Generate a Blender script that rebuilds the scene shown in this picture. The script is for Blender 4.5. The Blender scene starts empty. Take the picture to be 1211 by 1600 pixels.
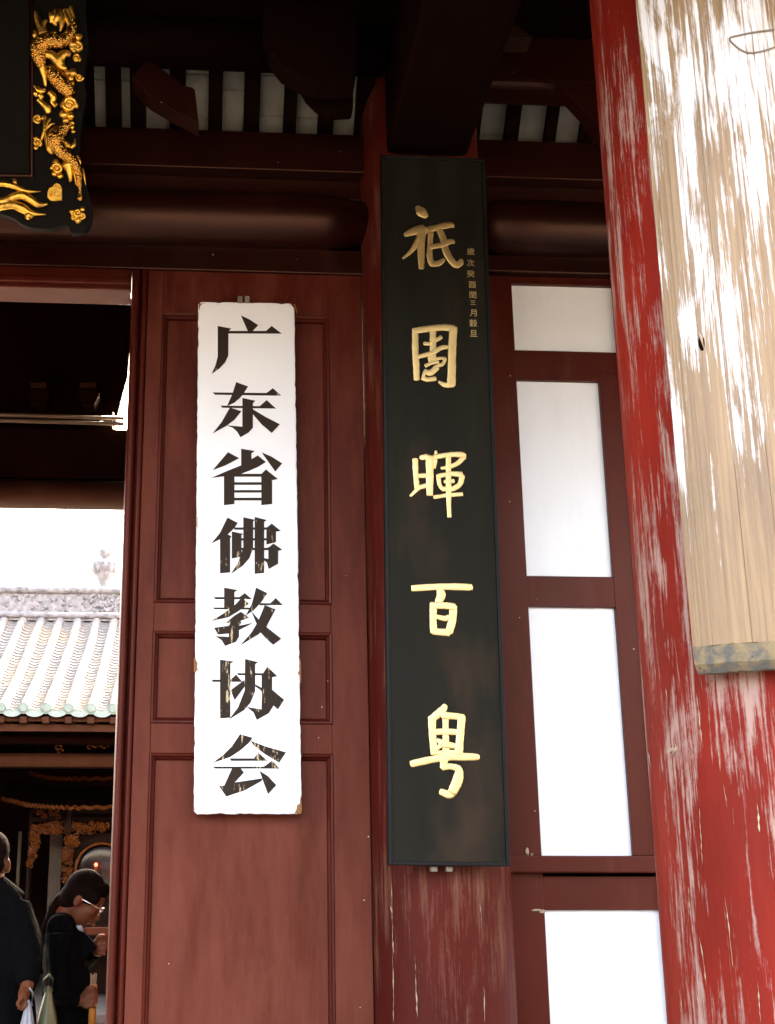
import bpy, bmesh, math, random
from mathutils import Vector, Matrix
from math import radians, sin, cos, pi, tan, atan2
random.seed(7)
scene = bpy.context.scene
C = scene.collection

# ------------------------------------------------------------------ camera
F, CX, CY = 2000.0, 450.0, 800.0            # focal length and principal point in photo pixels (1211 x 1600)
CAM = Vector((0, 0, 1.6))
ROT = Matrix.Rotation(radians(-3.5), 3, 'Z') @ Matrix.Rotation(radians(106), 3, 'X')
cd = bpy.data.cameras.new('camera')
cd.sensor_width = 36; cd.lens = 36 * F / 1600
cd.shift_x = (605.5 - CX) / 1600
cd.clip_start = 0.05; cd.clip_end = 2000
cam = bpy.data.objects.new('camera', cd); C.objects.link(cam)
cam.location = CAM; cam.rotation_euler = ROT.to_euler()
scene.camera = cam

# ------------------------------------------------------------------ light
SUN_EL, SUN_AZ = radians(36), radians(32)   # azimuth clockwise from +Y : sun stands beyond the gate, to the right, so this side lies in shade
w = bpy.data.worlds.new('World'); scene.world = w; w.use_nodes = True
nt = w.node_tree
sky = nt.nodes.new('ShaderNodeTexSky'); sky.sky_type = 'NISHITA'; sky.sun_disc = False
sky.sun_elevation = SUN_EL; sky.sun_rotation = SUN_AZ
sky.air_density = 0.55; sky.dust_density = 9.0; sky.ozone_density = 0.0
bg = nt.nodes['Background']; bg.inputs[1].default_value = 0.12
nt.links.new(sky.outputs[0], bg.inputs[0])
sd = bpy.data.lights.new('sun', 'SUN'); sd.energy = 2.4; sd.angle = radians(0.6); sd.color = (1, 0.95, 0.87)
sun = bpy.data.objects.new('sun', sd); C.objects.link(sun)
sdir = Vector((sin(SUN_AZ) * cos(SUN_EL), cos(SUN_AZ) * cos(SUN_EL), sin(SUN_EL)))
sun.rotation_euler = sdir.to_track_quat('Z', 'Y').to_euler()
scene.view_settings.view_transform = 'Standard'
scene.view_settings.look = 'None'
scene.view_settings.gamma = 1
scene.view_settings.exposure = 5.55
scene.view_settings.use_white_balance = True; scene.view_settings.white_balance_temperature = 8000

# ------------------------------------------------------------------ helpers
def ray(px, py):
    return ROT @ Vector(((px - CX) / F, -(py - CY) / F, -1))
def at(px, py, Y):
    d = ray(px, py); return CAM + d * (Y / d.y)
def onp(px, py, p0, n, h=0.0):
    d = ray(px, py); t = (p0 - CAM).dot(n) / d.dot(n)
    return CAM + d * t + n * h
def oncyl(px, py, cx, cy, r):
    d = ray(px, py)
    a = d.x**2 + d.y**2; b = -2 * (d.x * cx + d.y * cy); c = cx * cx + cy * cy - r * r
    t = (-b - math.sqrt(max(b * b - 4 * a * c, 0))) / (2 * a)
    return CAM + d * t

def tag(o, label=None, cat=None, group=None, kind=None):
    if label: o['label'] = label
    if cat: o['category'] = cat
    if group: o['group'] = group
    if kind: o['kind'] = kind
    return o
def thing(name, label, cat, loc=(0, 0, 0), group=None):
    o = bpy.data.objects.new(name, None); C.objects.link(o)
    o.location = loc; o.empty_display_size = 0.1
    return tag(o, label, cat, group)
def link(name, me, m, parent=None, smooth=False):
    if m and not me.materials: me.materials.append(m)
    if smooth:
        for p in me.polygons: p.use_smooth = True
    o = bpy.data.objects.new(name, me); C.objects.link(o)
    if parent is not None:
        o.parent = parent
        off = Vector(parent.location)
        if parent.parent: off = off + Vector(parent.parent.location)
        o.location = -off
    return o
def from_bm(name, bm, m, parent=None, smooth=False):
    bmesh.ops.recalc_face_normals(bm, faces=bm.faces)
    me = bpy.data.meshes.new(name); bm.to_mesh(me); bm.free()
    return link(name, me, m, parent, smooth)
def add_box(bm, x0, x1, y0, y1, z0, z1, bev=0.0, seg=2):
    b = bmesh.new()
    bmesh.ops.create_cube(b, size=1)
    for v in b.verts:
        v.co = Vector(((x0 + x1) / 2 + v.co.x * (x1 - x0), (y0 + y1) / 2 + v.co.y * (y1 - y0), (z0 + z1) / 2 + v.co.z * (z1 - z0)))
    if bev: bmesh.ops.bevel(b, geom=b.edges[:], offset=bev, segments=seg, affect='EDGES', profile=0.6)
    merge(bm, b)
def merge(bm, b):
    vm = [bm.verts.new(v.co) for v in b.verts]
    b.verts.index_update()
    for f in b.faces:
        try: bm.faces.new([vm[v.index] for v in f.verts])
        except ValueError: pass
    b.free()
def box(name, x0, x1, y0, y1, z0, z1, m, parent=None, bev=0.004, seg=2):
    bm = bmesh.new(); add_box(bm, x0, x1, y0, y1, z0, z1, bev, seg)
    return from_bm(name, bm, m, parent)
def add_tube(bm, pts, radii, seg=10, flat=None, nrm=None, caps=True, sq=1.0):
    """tube through pts; flat < 1 squashes it along nrm"""
    P = [Vector(p) for p in pts]; n = len(P); rings = []
    up = Vector(nrm) if nrm is not None else Vector((0, 0, 1))
    for i in range(n):
        t = (P[min(i + 1, n - 1)] - P[max(i - 1, 0)])
        if t.length < 1e-9: t = Vector((1, 0, 0))
        t.normalize()
        a = up - t * up.dot(t)
        if a.length < 1e-4: a = Vector((0, 1, 0)) - t * t.y
        a.normalize(); b = t.cross(a)
        fl = flat if flat else 1
        rings.append([bm.verts.new(P[i] + (a * math.copysign(abs(sin(2 * pi * k / seg)) ** sq, sin(2 * pi * k / seg)) * fl + b * math.copysign(abs(cos(2 * pi * k / seg)) ** (0.5 + 0.5 * sq), cos(2 * pi * k / seg))) * radii[i]) for k in range(seg)])
    for i in range(n - 1):
        for k in range(seg):
            bm.faces.new((rings[i][k], rings[i][(k + 1) % seg], rings[i + 1][(k + 1) % seg], rings[i + 1][k]))
    if caps:
        bm.faces.new(rings[0][::-1]); bm.faces.new(rings[-1])
def spline(ctrl, steps=6):
    """Catmull-Rom through tuples of any length"""
    out = []; n = len(ctrl)
    if n < 3: steps = max(steps, 2)
    for i in range(n - 1):
        p0 = ctrl[max(i - 1, 0)]; p1 = ctrl[i]; p2 = ctrl[i + 1]; p3 = ctrl[min(i + 2, n - 1)]
        for s in range(steps):
            t = s / steps
            out.append(tuple(0.5 * (2 * b + (c - a) * t + (2 * a - 5 * b + 4 * c - d) * t * t + (3 * b - a - 3 * c + d) * t ** 3)
                             for a, b, c, d in zip(p0, p1, p2, p3)))
    out.append(tuple(ctrl[-1])); return out
def round_ends(pts):
    """extra rings so that a stroke ends round: pts are (x, y, w)"""
    (x0, y0, w0), (x1, y1, w1) = pts[0], pts[-1]
    def ext(p, q, w):
        dx, dy = p[0] - q[0], p[1] - q[1]; L = math.hypot(dx, dy) or 1
        return [(p[0] + dx / L * w * k, p[1] + dy / L * w * k, w * s) for k, s in ((0.22, 0.86), (0.36, 0.55), (0.4, 0.15))]
    return ext(pts[0], pts[1], w0)[::-1] + pts + ext(pts[-1], pts[-2], w1)
def add_lathe(bm, cx, cy, prof, seg=32):
    rings = [[bm.verts.new((cx + r * cos(2 * pi * k / seg), cy + r * sin(2 * pi * k / seg), z)) for k in range(seg)] for r, z in prof]
    for i in range(len(prof) - 1):
        for k in range(seg):
            bm.faces.new((rings[i][k], rings[i][(k + 1) % seg], rings[i + 1][(k + 1) % seg], rings[i + 1][k]))
    bm.faces.new(rings[0][::-1]); bm.faces.new(rings[-1])
def add_prism(bm, outline, d):
    """closed outline of Vectors, extruded by vector d"""
    a = [bm.verts.new(p) for p in outline]; b = [bm.verts.new(p + d) for p in outline]; n = len(a)
    f1 = bm.faces.new(a); f2 = bm.faces.new(b[::-1])
    for i in range(n): bm.faces.new((a[i], b[i], b[(i + 1) % n], a[(i + 1) % n]))
    if n > 4:
        f1.normal_update(); f2.normal_update(); bmesh.ops.triangulate(bm, faces=[f1, f2])
def add_ellipsoid(bm, c, r, rot=None, u=16, v=10):
    b = bmesh.new(); bmesh.ops.create_uvsphere(b, u_segments=u, v_segments=v, radius=1)
    M = rot or Matrix.Identity(3)
    for x in b.verts: x.co = Vector(c) + M @ Vector((x.co.x * r[0], x.co.y * r[1], x.co.z * r[2]))
    merge(bm, b)

# ------------------------------------------------------------------ materials
class NB:
    def __init__(s, name):
        s.m = bpy.data.materials.new(name); s.m.use_nodes = True; s.t = s.m.node_tree
        s.b = s.t.nodes['Principled BSDF']; s.tc = s.t.nodes.new('ShaderNodeTexCoord'); s.k = 0
    def n(s, typ, **kw):
        x = s.t.nodes.new(typ)
        for a, v in kw.items(): setattr(x, a, v)
        return x
    def l(s, a, b): s.t.links.new(a, b)
    def co(s, scale=(1, 1, 1), loc=(0, 0, 0)):
        mp = s.n('ShaderNodeMapping'); mp.inputs['Scale'].default_value = scale; mp.inputs['Location'].default_value = loc
        s.l(s.tc.outputs['Object'], mp.inputs[0]); return mp.outputs[0]
    def noise(s, scale=5, stretch=(1, 1, 1), detail=6, rough=0.6, loc=(0, 0, 0), dist=0.0):
        x = s.n('ShaderNodeTexNoise'); x.inputs['Scale'].default_value = scale; x.inputs['Detail'].default_value = detail
        x.inputs['Roughness'].default_value = rough; x.inputs['Distortion'].default_value = dist
        s.l(s.co(stretch, loc), x.inputs['Vector']); return x.outputs['Fac']
    def ramp(s, fac, a, b, va=0.0, vb=1.0):
        x = s.n('ShaderNodeMapRange'); x.inputs[1].default_value = a; x.inputs[2].default_value = b
        x.inputs[3].default_value = va; x.inputs[4].default_value = vb; x.clamp = True
        s.l(fac, x.inputs[0]); return x.outputs[0]
    def math(s, op, a, b):
        x = s.n('ShaderNodeMath', operation=op); x.use_clamp = False
        for i, v in enumerate((a, b)):
            if isinstance(v, (int, float)): x.inputs[i].default_value = v
            else: s.l(v, x.inputs[i])
        return x.outputs[0]
    def mix(s, fac, a, b):
        x = s.n('ShaderNodeMix', data_type='RGBA')
        if isinstance(fac, (int, float)): x.inputs[0].default_value = fac
        else: s.l(fac, x.inputs[0])
        for i, v in ((6, a), (7, b)):
            if isinstance(v, tuple): x.inputs[i].default_value = (*v, 1) if len(v) == 3 else v
            else: s.l(v, x.inputs[i])
        return x.outputs[2]
    def z(s):
        x = s.n('ShaderNodeSeparateXYZ'); s.l(s.tc.outputs['Object'], x.inputs[0]); return x.outputs
    def done(s, col, rough=0.5, metal=0.0, spec=0.5, bump=None, bs=0.2, bd=0.01, coat=0.0, tint=None):
        if tint: s.b.inputs['Specular Tint'].default_value = (*tint, 1)
        def put(k, v):
            if isinstance(v, (int, float)): s.b.inputs[k].default_value = v
            elif isinstance(v, tuple): s.b.inputs[k].default_value = (*v, 1)
            else: s.l(v, s.b.inputs[k])
        put('Base Color', col); put('Roughness', rough); put('Metallic', metal); put('Specular IOR Level', spec)
        if coat: put('Coat Weight', coat); s.b.inputs['Coat Roughness'].default_value = 0.25
        if bump is not None:
            x = s.n('ShaderNodeBump'); x.inputs['Strength'].default_value = bs; x.inputs['Distance'].default_value = bd
            s.l(bump, x.inputs['Height']); s.l(x.outputs[0], s.b.inputs['Normal'])
        return s.m

def red_paint(name, c1, c2, scuff, rough=(0.32, 0.5), amount=(0.55, 0.8), specks=True, spec=0.28, scol=(1.3, 1.3, 0.4), dust_light=0.0):
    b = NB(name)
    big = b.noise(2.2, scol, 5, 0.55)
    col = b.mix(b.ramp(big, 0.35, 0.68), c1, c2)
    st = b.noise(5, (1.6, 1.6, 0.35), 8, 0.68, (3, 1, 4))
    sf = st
    if dust_light: sf = b.math('ADD', st, b.math('MULTIPLY', b.ramp(b.z()[2], 2.9, 1.2), dust_light))   # paler low down: dusty wear, with the stronger light there put into the colour
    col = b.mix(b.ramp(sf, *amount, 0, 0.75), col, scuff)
    if specks:
        v = b.n('ShaderNodeTexVoronoi'); v.inputs['Scale'].default_value = 17; b.l(b.co(), v.inputs['Vector'])
        msk = b.math('MULTIPLY', b.ramp(v.outputs['Distance'], 0.035, 0.05, 1, 0), b.ramp(b.noise(9, detail=1, loc=(7, 2, 1)), 0.6, 0.62))
        col = b.mix(msk, col, (0.6, 0.5, 0.4))
    fine = b.noise(60, (1, 1, 0.25), 6, 0.7)
    return b.done(col, b.ramp(st, 0.3, 0.75, *rough), spec=spec, bump=b.math('ADD', fine, b.math('MULTIPLY', big, 2.0)), bs=0.12, bd=0.004, tint=(1, 0.55, 0.4))

M = {}
M['door_red'] = red_paint('door red paint', (0.066, 0.0078, 0.0042), (0.05, 0.0058, 0.0032), (0.19, 0.053, 0.031), (0.42, 0.62), (0.42, 0.94), dust_light=0.22, spec=0.22)
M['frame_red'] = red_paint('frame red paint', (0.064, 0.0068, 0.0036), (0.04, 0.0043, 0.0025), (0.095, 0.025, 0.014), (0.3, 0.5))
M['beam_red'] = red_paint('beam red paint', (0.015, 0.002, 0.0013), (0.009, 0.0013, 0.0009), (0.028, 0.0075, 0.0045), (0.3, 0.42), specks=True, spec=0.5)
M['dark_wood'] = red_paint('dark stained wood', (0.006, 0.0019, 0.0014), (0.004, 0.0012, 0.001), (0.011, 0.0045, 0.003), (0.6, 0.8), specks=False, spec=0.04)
M['brown_wood'] = red_paint('weathered brown wood', (0.022, 0.0085, 0.005), (0.014, 0.0055, 0.0032), (0.036, 0.018, 0.012), (0.5, 0.7), specks=False)
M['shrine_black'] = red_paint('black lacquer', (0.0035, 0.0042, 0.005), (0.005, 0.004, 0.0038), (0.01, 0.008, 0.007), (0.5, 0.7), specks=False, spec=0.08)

def column_paint(name, base, dark, pale, lo, hi, seedloc, local=False):
    b = NB(name)
    n1 = b.noise(2.0, (1.2, 1.2, 0.5), 5, 0.6, seedloc)
    col = b.mix(b.ramp(n1, 0.35, 0.65), base, dark)
    st = b.noise(9, (2.4, 2.4, 0.2), 9, 0.72, seedloc, 0.4)
    patch = b.noise(2.6, (1.5, 1.5, 0.8), 4, 0.55, (seedloc[0] + 4, 2, 7), 0.6)
    f = b.math('ADD', b.math('MULTIPLY', st, 0.62), b.math('MULTIPLY', patch, 0.5))
    vf = b.noise(55, (2.2, 2.2, 0.05), 5, 0.75, seedloc)
    f = b.math('ADD', f, b.math('MULTIPLY', b.math('SUBTRACT', vf, 0.5), 0.45))
    f = b.math('ADD', f, b.math('MULTIPLY', b.math('SUBTRACT', b.noise(90, (1, 1, 0.5), 5, 0.7, seedloc), 0.5), 0.12))
    if local:                    # rubbed along the outer side low down, and where ropes ran round it higher up
        zz = b.z(); side = b.math('MULTIPLY', b.ramp(zz[0], 1.235, 1.14), b.ramp(zz[2], 2.75, 2.2))
        band = b.math('MULTIPLY', b.ramp(zz[2], 3.25, 3.5), b.ramp(zz[2], 3.95, 3.65)); band2 = b.math('MULTIPLY', b.ramp(zz[2], 2.75, 2.85), b.ramp(zz[2], 3.2, 3.0))
        f = b.math('ADD', f, b.math('MULTIPLY', b.math('ADD', side, b.math('MULTIPLY', b.math('ADD', band, band2), 0.7)), 0.085))
    msk = b.ramp(f, lo, hi)
    col = b.mix(b.math('MULTIPLY', msk, 0.85), col, pale)
    thin = b.noise(26, (2.5, 2.5, 0.12), 6, 0.7, seedloc)
    col = b.mix(b.math('MULTIPLY', b.ramp(thin, 0.64, 0.72), b.ramp(patch, 0.42, 0.6)), col, tuple(min(1, c * 1.15) for c in pale))
    return b.done(col, b.ramp(f, 0.45, 0.7, 0.48, 0.75), spec=0.2, bump=b.math('ADD', b.math('ADD', vf, b.math('MULTIPLY', msk, -0.8)), b.noise(40, (1, 1, 0.3))), bs=0.35, bd=0.003, tint=(1, 0.7, 0.6))
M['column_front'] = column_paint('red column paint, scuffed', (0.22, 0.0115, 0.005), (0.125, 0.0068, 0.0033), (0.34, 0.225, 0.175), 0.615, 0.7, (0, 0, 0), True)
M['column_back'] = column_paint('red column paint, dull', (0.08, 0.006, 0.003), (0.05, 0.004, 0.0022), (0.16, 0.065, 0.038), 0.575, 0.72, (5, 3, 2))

b = NB('chipped pale filler'); M['crack'] = b.done(b.mix(b.noise(40), (0.42, 0.32, 0.2), (0.28, 0.17, 0.09)), 0.8)

# white sign: board is built in its own frame, worn along the edges
b = NB('white enamel paint, worn edges')
z = b.z()
edge = b.math('ABSOLUTE', z[0], 0)
e1 = b.ramp(edge, 0.186, 0.206)
n = b.noise(14, (1, 1, 0.6), 7, 0.7)
n2 = b.noise(1.7, (0.4, 1, 1), 4, 0.5, (2, 0, 5))
msk = b.math('MULTIPLY', b.ramp(b.math('ADD', n, b.math('MULTIPLY', e1, 0.16)), 0.7, 0.73), e1)
ez = b.ramp(b.math('ABSOLUTE', z[2], 0), 1.035, 1.06)
msk2 = b.math('MULTIPLY', b.ramp(b.noise(30, (1, 1, 0.2), 5, 0.7), 0.55, 0.6), ez)
col = b.mix(b.ramp(n2, 0.3, 0.7), (0.8, 0.79, 0.76), (0.75, 0.74, 0.71))
col = b.mix(b.math('MAXIMUM', msk, msk2), col, (0.42, 0.2, 0.06))
M['sign_white'] = b.done(col, 0.45, bump=n, bs=0.05, bd=0.003)

b = NB('black lettering paint, flaking')
z = b.z()
fl = b.noise(34, (1, 1, 0.22), 5, 0.7, (1, 0, 0), 0.3)
low = b.ramp(z[2], -0.25, 0.35, 0.0, 0.085)
msk = b.ramp(b.math('SUBTRACT', fl, low), 0.575, 0.61)
col = b.mix(b.noise(3), (0.02, 0.0115, 0.0062), (0.036, 0.022, 0.012))
col = b.mix(msk, col, (0.5, 0.38, 0.22))
M['sign_black'] = b.done(col, 0.6, spec=0.12)

b = NB('black lacquered board, greyed by weather')
g = b.noise(8, (1.5, 1.5, 0.12), 8, 0.65)
g2 = b.noise(2.5, (1, 1, 0.5), 4, 0.6, (3, 3, 3))
col = b.mix(b.ramp(g, 0.3, 0.75), (0.004, 0.0037, 0.0026), (0.013, 0.0117, 0.0078))
col = b.mix(b.ramp(g2, 0.55, 0.75, 0, 0.6), col, (0.055, 0.03, 0.016))
M['board_black'] = b.done(col, b.ramp(g, 0.3, 0.7, 0.5, 0.7), spec=0.14, bump=g, bs=0.2, bd=0.003, tint=(1, 0.92, 0.72))
b = NB('black board rim'); M['rim_black'] = b.done(b.mix(b.noise(20), (0.004, 0.004, 0.0035), (0.009, 0.008, 0.006)), 0.5, spec=0.15)

def gold(name, c1, c2, rough, dirt=(0.52, 0.7), dirtcol=(0.12, 0.03, 0.008), scale=30, bs=0.25):
    b = NB(name)
    n = b.noise(scale, (1, 1, 1), 6, 0.65)
    col = b.mix(b.noise(8), c1, c2)
    d = b.ramp(b.noise(scale * 0.6, detail=7, loc=(4, 4, 4)), *dirt)
    col = b.mix(d, col, dirtcol)
    return b.done(col, b.ramp(n, 0.3, 0.7, rough, rough + 0.15), metal=b.ramp(d, 0, 1, 1.0, 0.3), bump=n, bs=bs, bd=0.003)
M['gilt'] = gold('gold leaf lettering', (0.86, 0.63, 0.29), (0.78, 0.54, 0.21), 0.4, (0.7, 0.82), (0.5, 0.22, 0.05))
M['gilt_carving'] = gold('gilded carving', (0.92, 0.58, 0.12), (0.8, 0.42, 0.06), 0.24, (0.5, 0.72), (0.18, 0.045, 0.01), 45, 0.4)
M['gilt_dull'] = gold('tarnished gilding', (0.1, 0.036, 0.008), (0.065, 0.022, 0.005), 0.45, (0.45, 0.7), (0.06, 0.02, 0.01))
# scaled dragon hide
b = NB('gilded scales')
v = b.n('ShaderNodeTexVoronoi'); v.inputs['Scale'].default_value = 120; b.l(b.co(), v.inputs['Vector'])
col = b.mix(b.ramp(v.outputs['Distance'], 0.15, 0.6), (0.95, 0.62, 0.15), (0.45, 0.17, 0.025))
M['gilt_scales'] = b.done(col, 0.27, metal=0.95, bump=b.ramp(v.outputs['Distance'], 0, 0.6, 1, 0), bs=0.7, bd=0.004)

b = NB('white frosted pane')
col = b.mix(b.ramp(b.noise(3, (1, 1, 0.4)), 0.35, 0.7), (0.8, 0.8, 0.77), (0.75, 0.745, 0.71))
v = b.n('ShaderNodeTexVoronoi'); v.inputs['Scale'].default_value = 14; b.l(b.co(), v.inputs['Vector'])
col = b.mix(b.math('MULTIPLY', b.ramp(v.outputs['Distance'], 0.025, 0.05, 1, 0), b.ramp(b.noise(6, detail=1, loc=(3, 1, 2)), 0.56, 0.58)), col, (0.35, 0.3, 0.22))
col = b.mix(b.ramp(b.noise(5, (1, 1, 0.25), 8, 0.7, (6, 1, 1)), 0.56, 0.8, 0, 0.3), col, (0.6, 0.56, 0.47))
M['pane'] = b.done(col, 0.3, spec=0.3, bump=b.noise(2), bs=0.03)
b = NB('whitewashed ceiling tile')
M['ceil_white'] = b.done(b.mix(b.ramp(b.noise(9), 0.4, 0.75), (0.2, 0.185, 0.14), (0.13, 0.115, 0.082)), 0.8, bump=b.noise(25), bs=0.15)

# weathered bare wood of the curved board; glossy highlights painted in as white flakes
b = NB('bare wood with white flakes and painted highlights')
z = b.z()
gr = b.noise(26, (3.2, 3.2, 0.05), 9, 0.75, (0, 0, 0), 0.6)
g2 = b.noise(5, (2, 2, 0.3), 6, 0.6, (1, 2, 3))
col = b.mix(b.ramp(gr, 0.3, 0.7), (0.15, 0.08, 0.028), (0.31, 0.19, 0.08))
col = b.mix(b.ramp(g2, 0.5, 0.72, 0, 0.85), col, (0.12, 0.068, 0.028))
pt = b.noise(7, (1.5, 1.5, 0.3), 10, 0.7, (8, 1, 0.3), 0.5)
hz = b.ramp(z[2], 2.3, 3.5, -0.13, 0.075)
stv = b.noise(42, (3, 3, 0.06), 7, 0.68, (2, 2, 2))
f = b.math('ADD', b.math('ADD', pt, hz), b.math('MULTIPLY', b.math('SUBTRACT', stv, 0.5), 0.75))
msk = b.ramp(f, 0.53, 0.64)
col = b.mix(b.math('MULTIPLY', msk, 0.9), col, (0.66, 0.63, 0.58))
col = b.mix(b.ramp(b.noise(70, (3, 3, 0.03), 4, 0.7, (5, 5, 5)), 0.58, 0.68, 0, 0.7), col, (0.12, 0.06, 0.025))
M['bare_wood'] = b.done(col, b.ramp(msk, 0, 1, 0.5, 0.35), bump=b.math('ADD', gr, b.math('MULTIPLY', msk, 0.6)), bs=0.35, bd=0.004)
b = NB('grey rotten end grain')
n = b.noise(35, detail=8); v = b.n('ShaderNodeTexVoronoi'); v.inputs['Scale'].default_value = 55; b.l(b.co(), v.inputs['Vector'])
col = b.mix(b.ramp(n, 0.4, 0.6), (0.085, 0.078, 0.06), (0.2, 0.14, 0.065))
col = b.mix(b.ramp(v.outputs['Distance'], 0.12, 0.2, 1, 0), col, (0.06, 0.05, 0.04))
M['end_grain'] = b.done(col, 0.85, bump=n, bs=0.6, bd=0.006)

b = NB('grey stone paving'); n = b.noise(3, detail=8)
M['paving'] = b.done(b.mix(n, (0.04, 0.036, 0.032), (0.055, 0.05, 0.044)), 0.8, bump=b.noise(30), bs=0.3)
b = NB('roof tile, pale weathered clay'); n = b.noise(6, detail=8); n2 = b.noise(1.1, (1, 1, 1), 4, 0.6, (4, 1, 2))
M['tile'] = b.done(b.mix(b.ramp(n2, 0.45, 0.65), b.mix(n, (0.1, 0.1, 0.103), (0.17, 0.169, 0.168)), (0.175, 0.155, 0.125)), 0.75, bump=n, bs=0.3)
b = NB('turquoise glazed tile end'); M['glaze'] = b.done(b.mix(b.noise(18), (0.07, 0.135, 0.13), (0.15, 0.22, 0.215)), 0.4)
b = NB('grey ridge plaster'); n = b.noise(12, detail=8); M['ridge'] = b.done(b.mix(b.ramp(n, 0.4, 0.65), (0.19, 0.19, 0.2), (0.08, 0.085, 0.09)), 0.8, bump=n, bs=0.8, bd=0.03)
b = NB('pale bamboo pole'); M['pole'] = b.done(b.mix(b.noise(10, (0.2, 1, 1)), (0.13, 0.11, 0.075), (0.09, 0.075, 0.05)), 0.5)
b = NB('grey cloth hanging'); M['grey_panel'] = b.done(b.mix(b.noise(3), (0.03, 0.029, 0.025), (0.042, 0.04, 0.034)), 0.8)
b = NB('black glass'); M['mirror'] = b.done((0.004, 0.004, 0.005), 0.22, spec=0.3)
b = NB('black lacquer, dull'); M['plaque_black'] = b.done(b.mix(b.noise(14), (0.003, 0.0025, 0.002), (0.006, 0.0045, 0.003)), 0.6, spec=0.08)
b = NB('rusted iron'); M['iron'] = b.done(b.mix(b.noise(50), (0.12, 0.1, 0.08), (0.3, 0.24, 0.16)), 0.6, metal=0.4)
b = NB('black knit cloth'); M['black_cloth'] = b.done(b.mix(b.noise(60), (0.0018, 0.002, 0.0021), (0.0032, 0.0034, 0.0036)), 1.0, spec=0.03, bump=b.noise(16, (1, 1, 0.5), 5, 0.6, (0, 0, 0), 1.0), bs=1.0, bd=0.03)
b = NB('skin'); M['skin'] = b.done(b.mix(b.noise(12), (0.125, 0.042, 0.016), (0.1, 0.03, 0.011)), 0.55, spec=0.2)
b.b.inputs['Subsurface Weight'].default_value = 0.15
b = NB('dark brown hair'); M['hair'] = b.done(b.mix(b.noise(60, (1, 1, 0.2)), (0.0025, 0.0016, 0.0013), (0.008, 0.004, 0.0025)), 0.8, spec=0.02, bump=b.noise(90, (1, 1, 0.15)), bs=0.5)
b = NB('white plastic'); M['white_plastic'] = b.done((0.25, 0.28, 0.3), 0.35)
b = NB('pale green plastic'); M['green_plastic'] = b.done(b.mix(b.noise(14), (0.16, 0.17, 0.09), (0.1, 0.11, 0.05)), 0.35)
b = NB('orange paper'); M['orange_paper'] = b.done(b.mix(b.noise(20), (0.4, 0.1, 0.015), (0.42, 0.2, 0.025)), 0.5)
b = NB('spectacle metal'); M['specs'] = b.done((0.8, 0.78, 0.75), 0.15, metal=1.0)
b = NB('red candle glow'); M['glow'] = b.done((0.5, 0.01, 0.01), 0.5); b.b.inputs['Emission Color'].default_value = (1, 0.05, 0.03, 1); b.b.inputs['Emission Strength'].default_value = 0.4

# ================================================================== SETTING
g = box('ground', -60, 60, -60, 80, -0.3, 0.0, M['paving'], None, 0); g['kind'] = 'structure'

b = NB('warm granite bounce floor'); M['granite'] = b.done(b.mix(b.noise(4, detail=8), (0.11, 0.098, 0.085), (0.15, 0.135, 0.115)), 0.7, bump=b.noise(40), bs=0.2)
g = box('bounce_floor', -20, 20, -1.6, 5.3, 0.0, 0.06, M['granite'], None, 0.01); g['kind'] = 'structure'  # unseen pale floor added to bounce light onto the lower door
# unseen low dark wall added behind the camera to block low sky light
g = box('sky_block_wall', -60, 60, -12, -11, 0, 1.0, M['dark_wood'], None, 0); g['kind'] = 'structure'
# ------------------------------------------------------------------ wall between the columns: beams, lintel, posts
YW = 5.0
wall = thing('gate_wall', 'dark red timber gate front with round beams above the door and window', 'wall', (0, YW, 0))
ZB = 4.34
DL, DR = -0.362, 0.622           # door leaf edges
COLX, COLR = 0.887, 0.262        # column behind the black board
def round_beam(x0, x1):
    bm = bmesh.new(); prof = []
    for k in range(28):
        a = 2 * pi * k / 28
        prof.append((4.985 - 0.12 * cos(a) * (1.0), ZB + 0.128 * sin(a)))
    N = 14; rings = []
    for i in range(N + 1):
        t = i / N; x = x0 + (x1 - x0) * t
        e = min(t, 1 - t) * (x1 - x0)
        s = 1 - 0.35 * max(0, 1 - e / 0.12) ** 2
        rings.append([bm.verts.new((x, 4.985 + (y - 4.985) * s, ZB + (zz - ZB) * s)) for y, zz in prof])
    for i in range(N):
        for k in range(28):
            bm.faces.new((rings[i][k], rings[i][(k + 1) % 28], rings[i + 1][(k + 1) % 28], rings[i + 1][k]))
    bm.faces.new(rings[0]); bm.faces.new(rings[-1][::-1])
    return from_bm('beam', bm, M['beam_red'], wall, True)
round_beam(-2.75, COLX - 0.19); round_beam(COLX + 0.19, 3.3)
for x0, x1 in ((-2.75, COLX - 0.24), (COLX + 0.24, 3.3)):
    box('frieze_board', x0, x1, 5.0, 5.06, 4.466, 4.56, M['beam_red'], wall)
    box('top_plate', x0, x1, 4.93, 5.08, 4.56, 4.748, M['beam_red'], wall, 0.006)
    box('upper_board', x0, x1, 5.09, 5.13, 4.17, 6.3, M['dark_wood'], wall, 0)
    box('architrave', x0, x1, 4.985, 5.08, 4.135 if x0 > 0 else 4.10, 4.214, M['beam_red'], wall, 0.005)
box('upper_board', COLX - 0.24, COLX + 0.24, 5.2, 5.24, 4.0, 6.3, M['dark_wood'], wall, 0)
box('lintel', -2.75, DL - 0.002, 4.99, 5.14, 4.0, 4.099, M['frame_red'], wall, 0.006)
box('lintel_bead', -2.75, DL - 0.002, 4.968, 4.989, 4.02, 4.045, M['frame_red'], wall, 0.006, 3)
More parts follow.
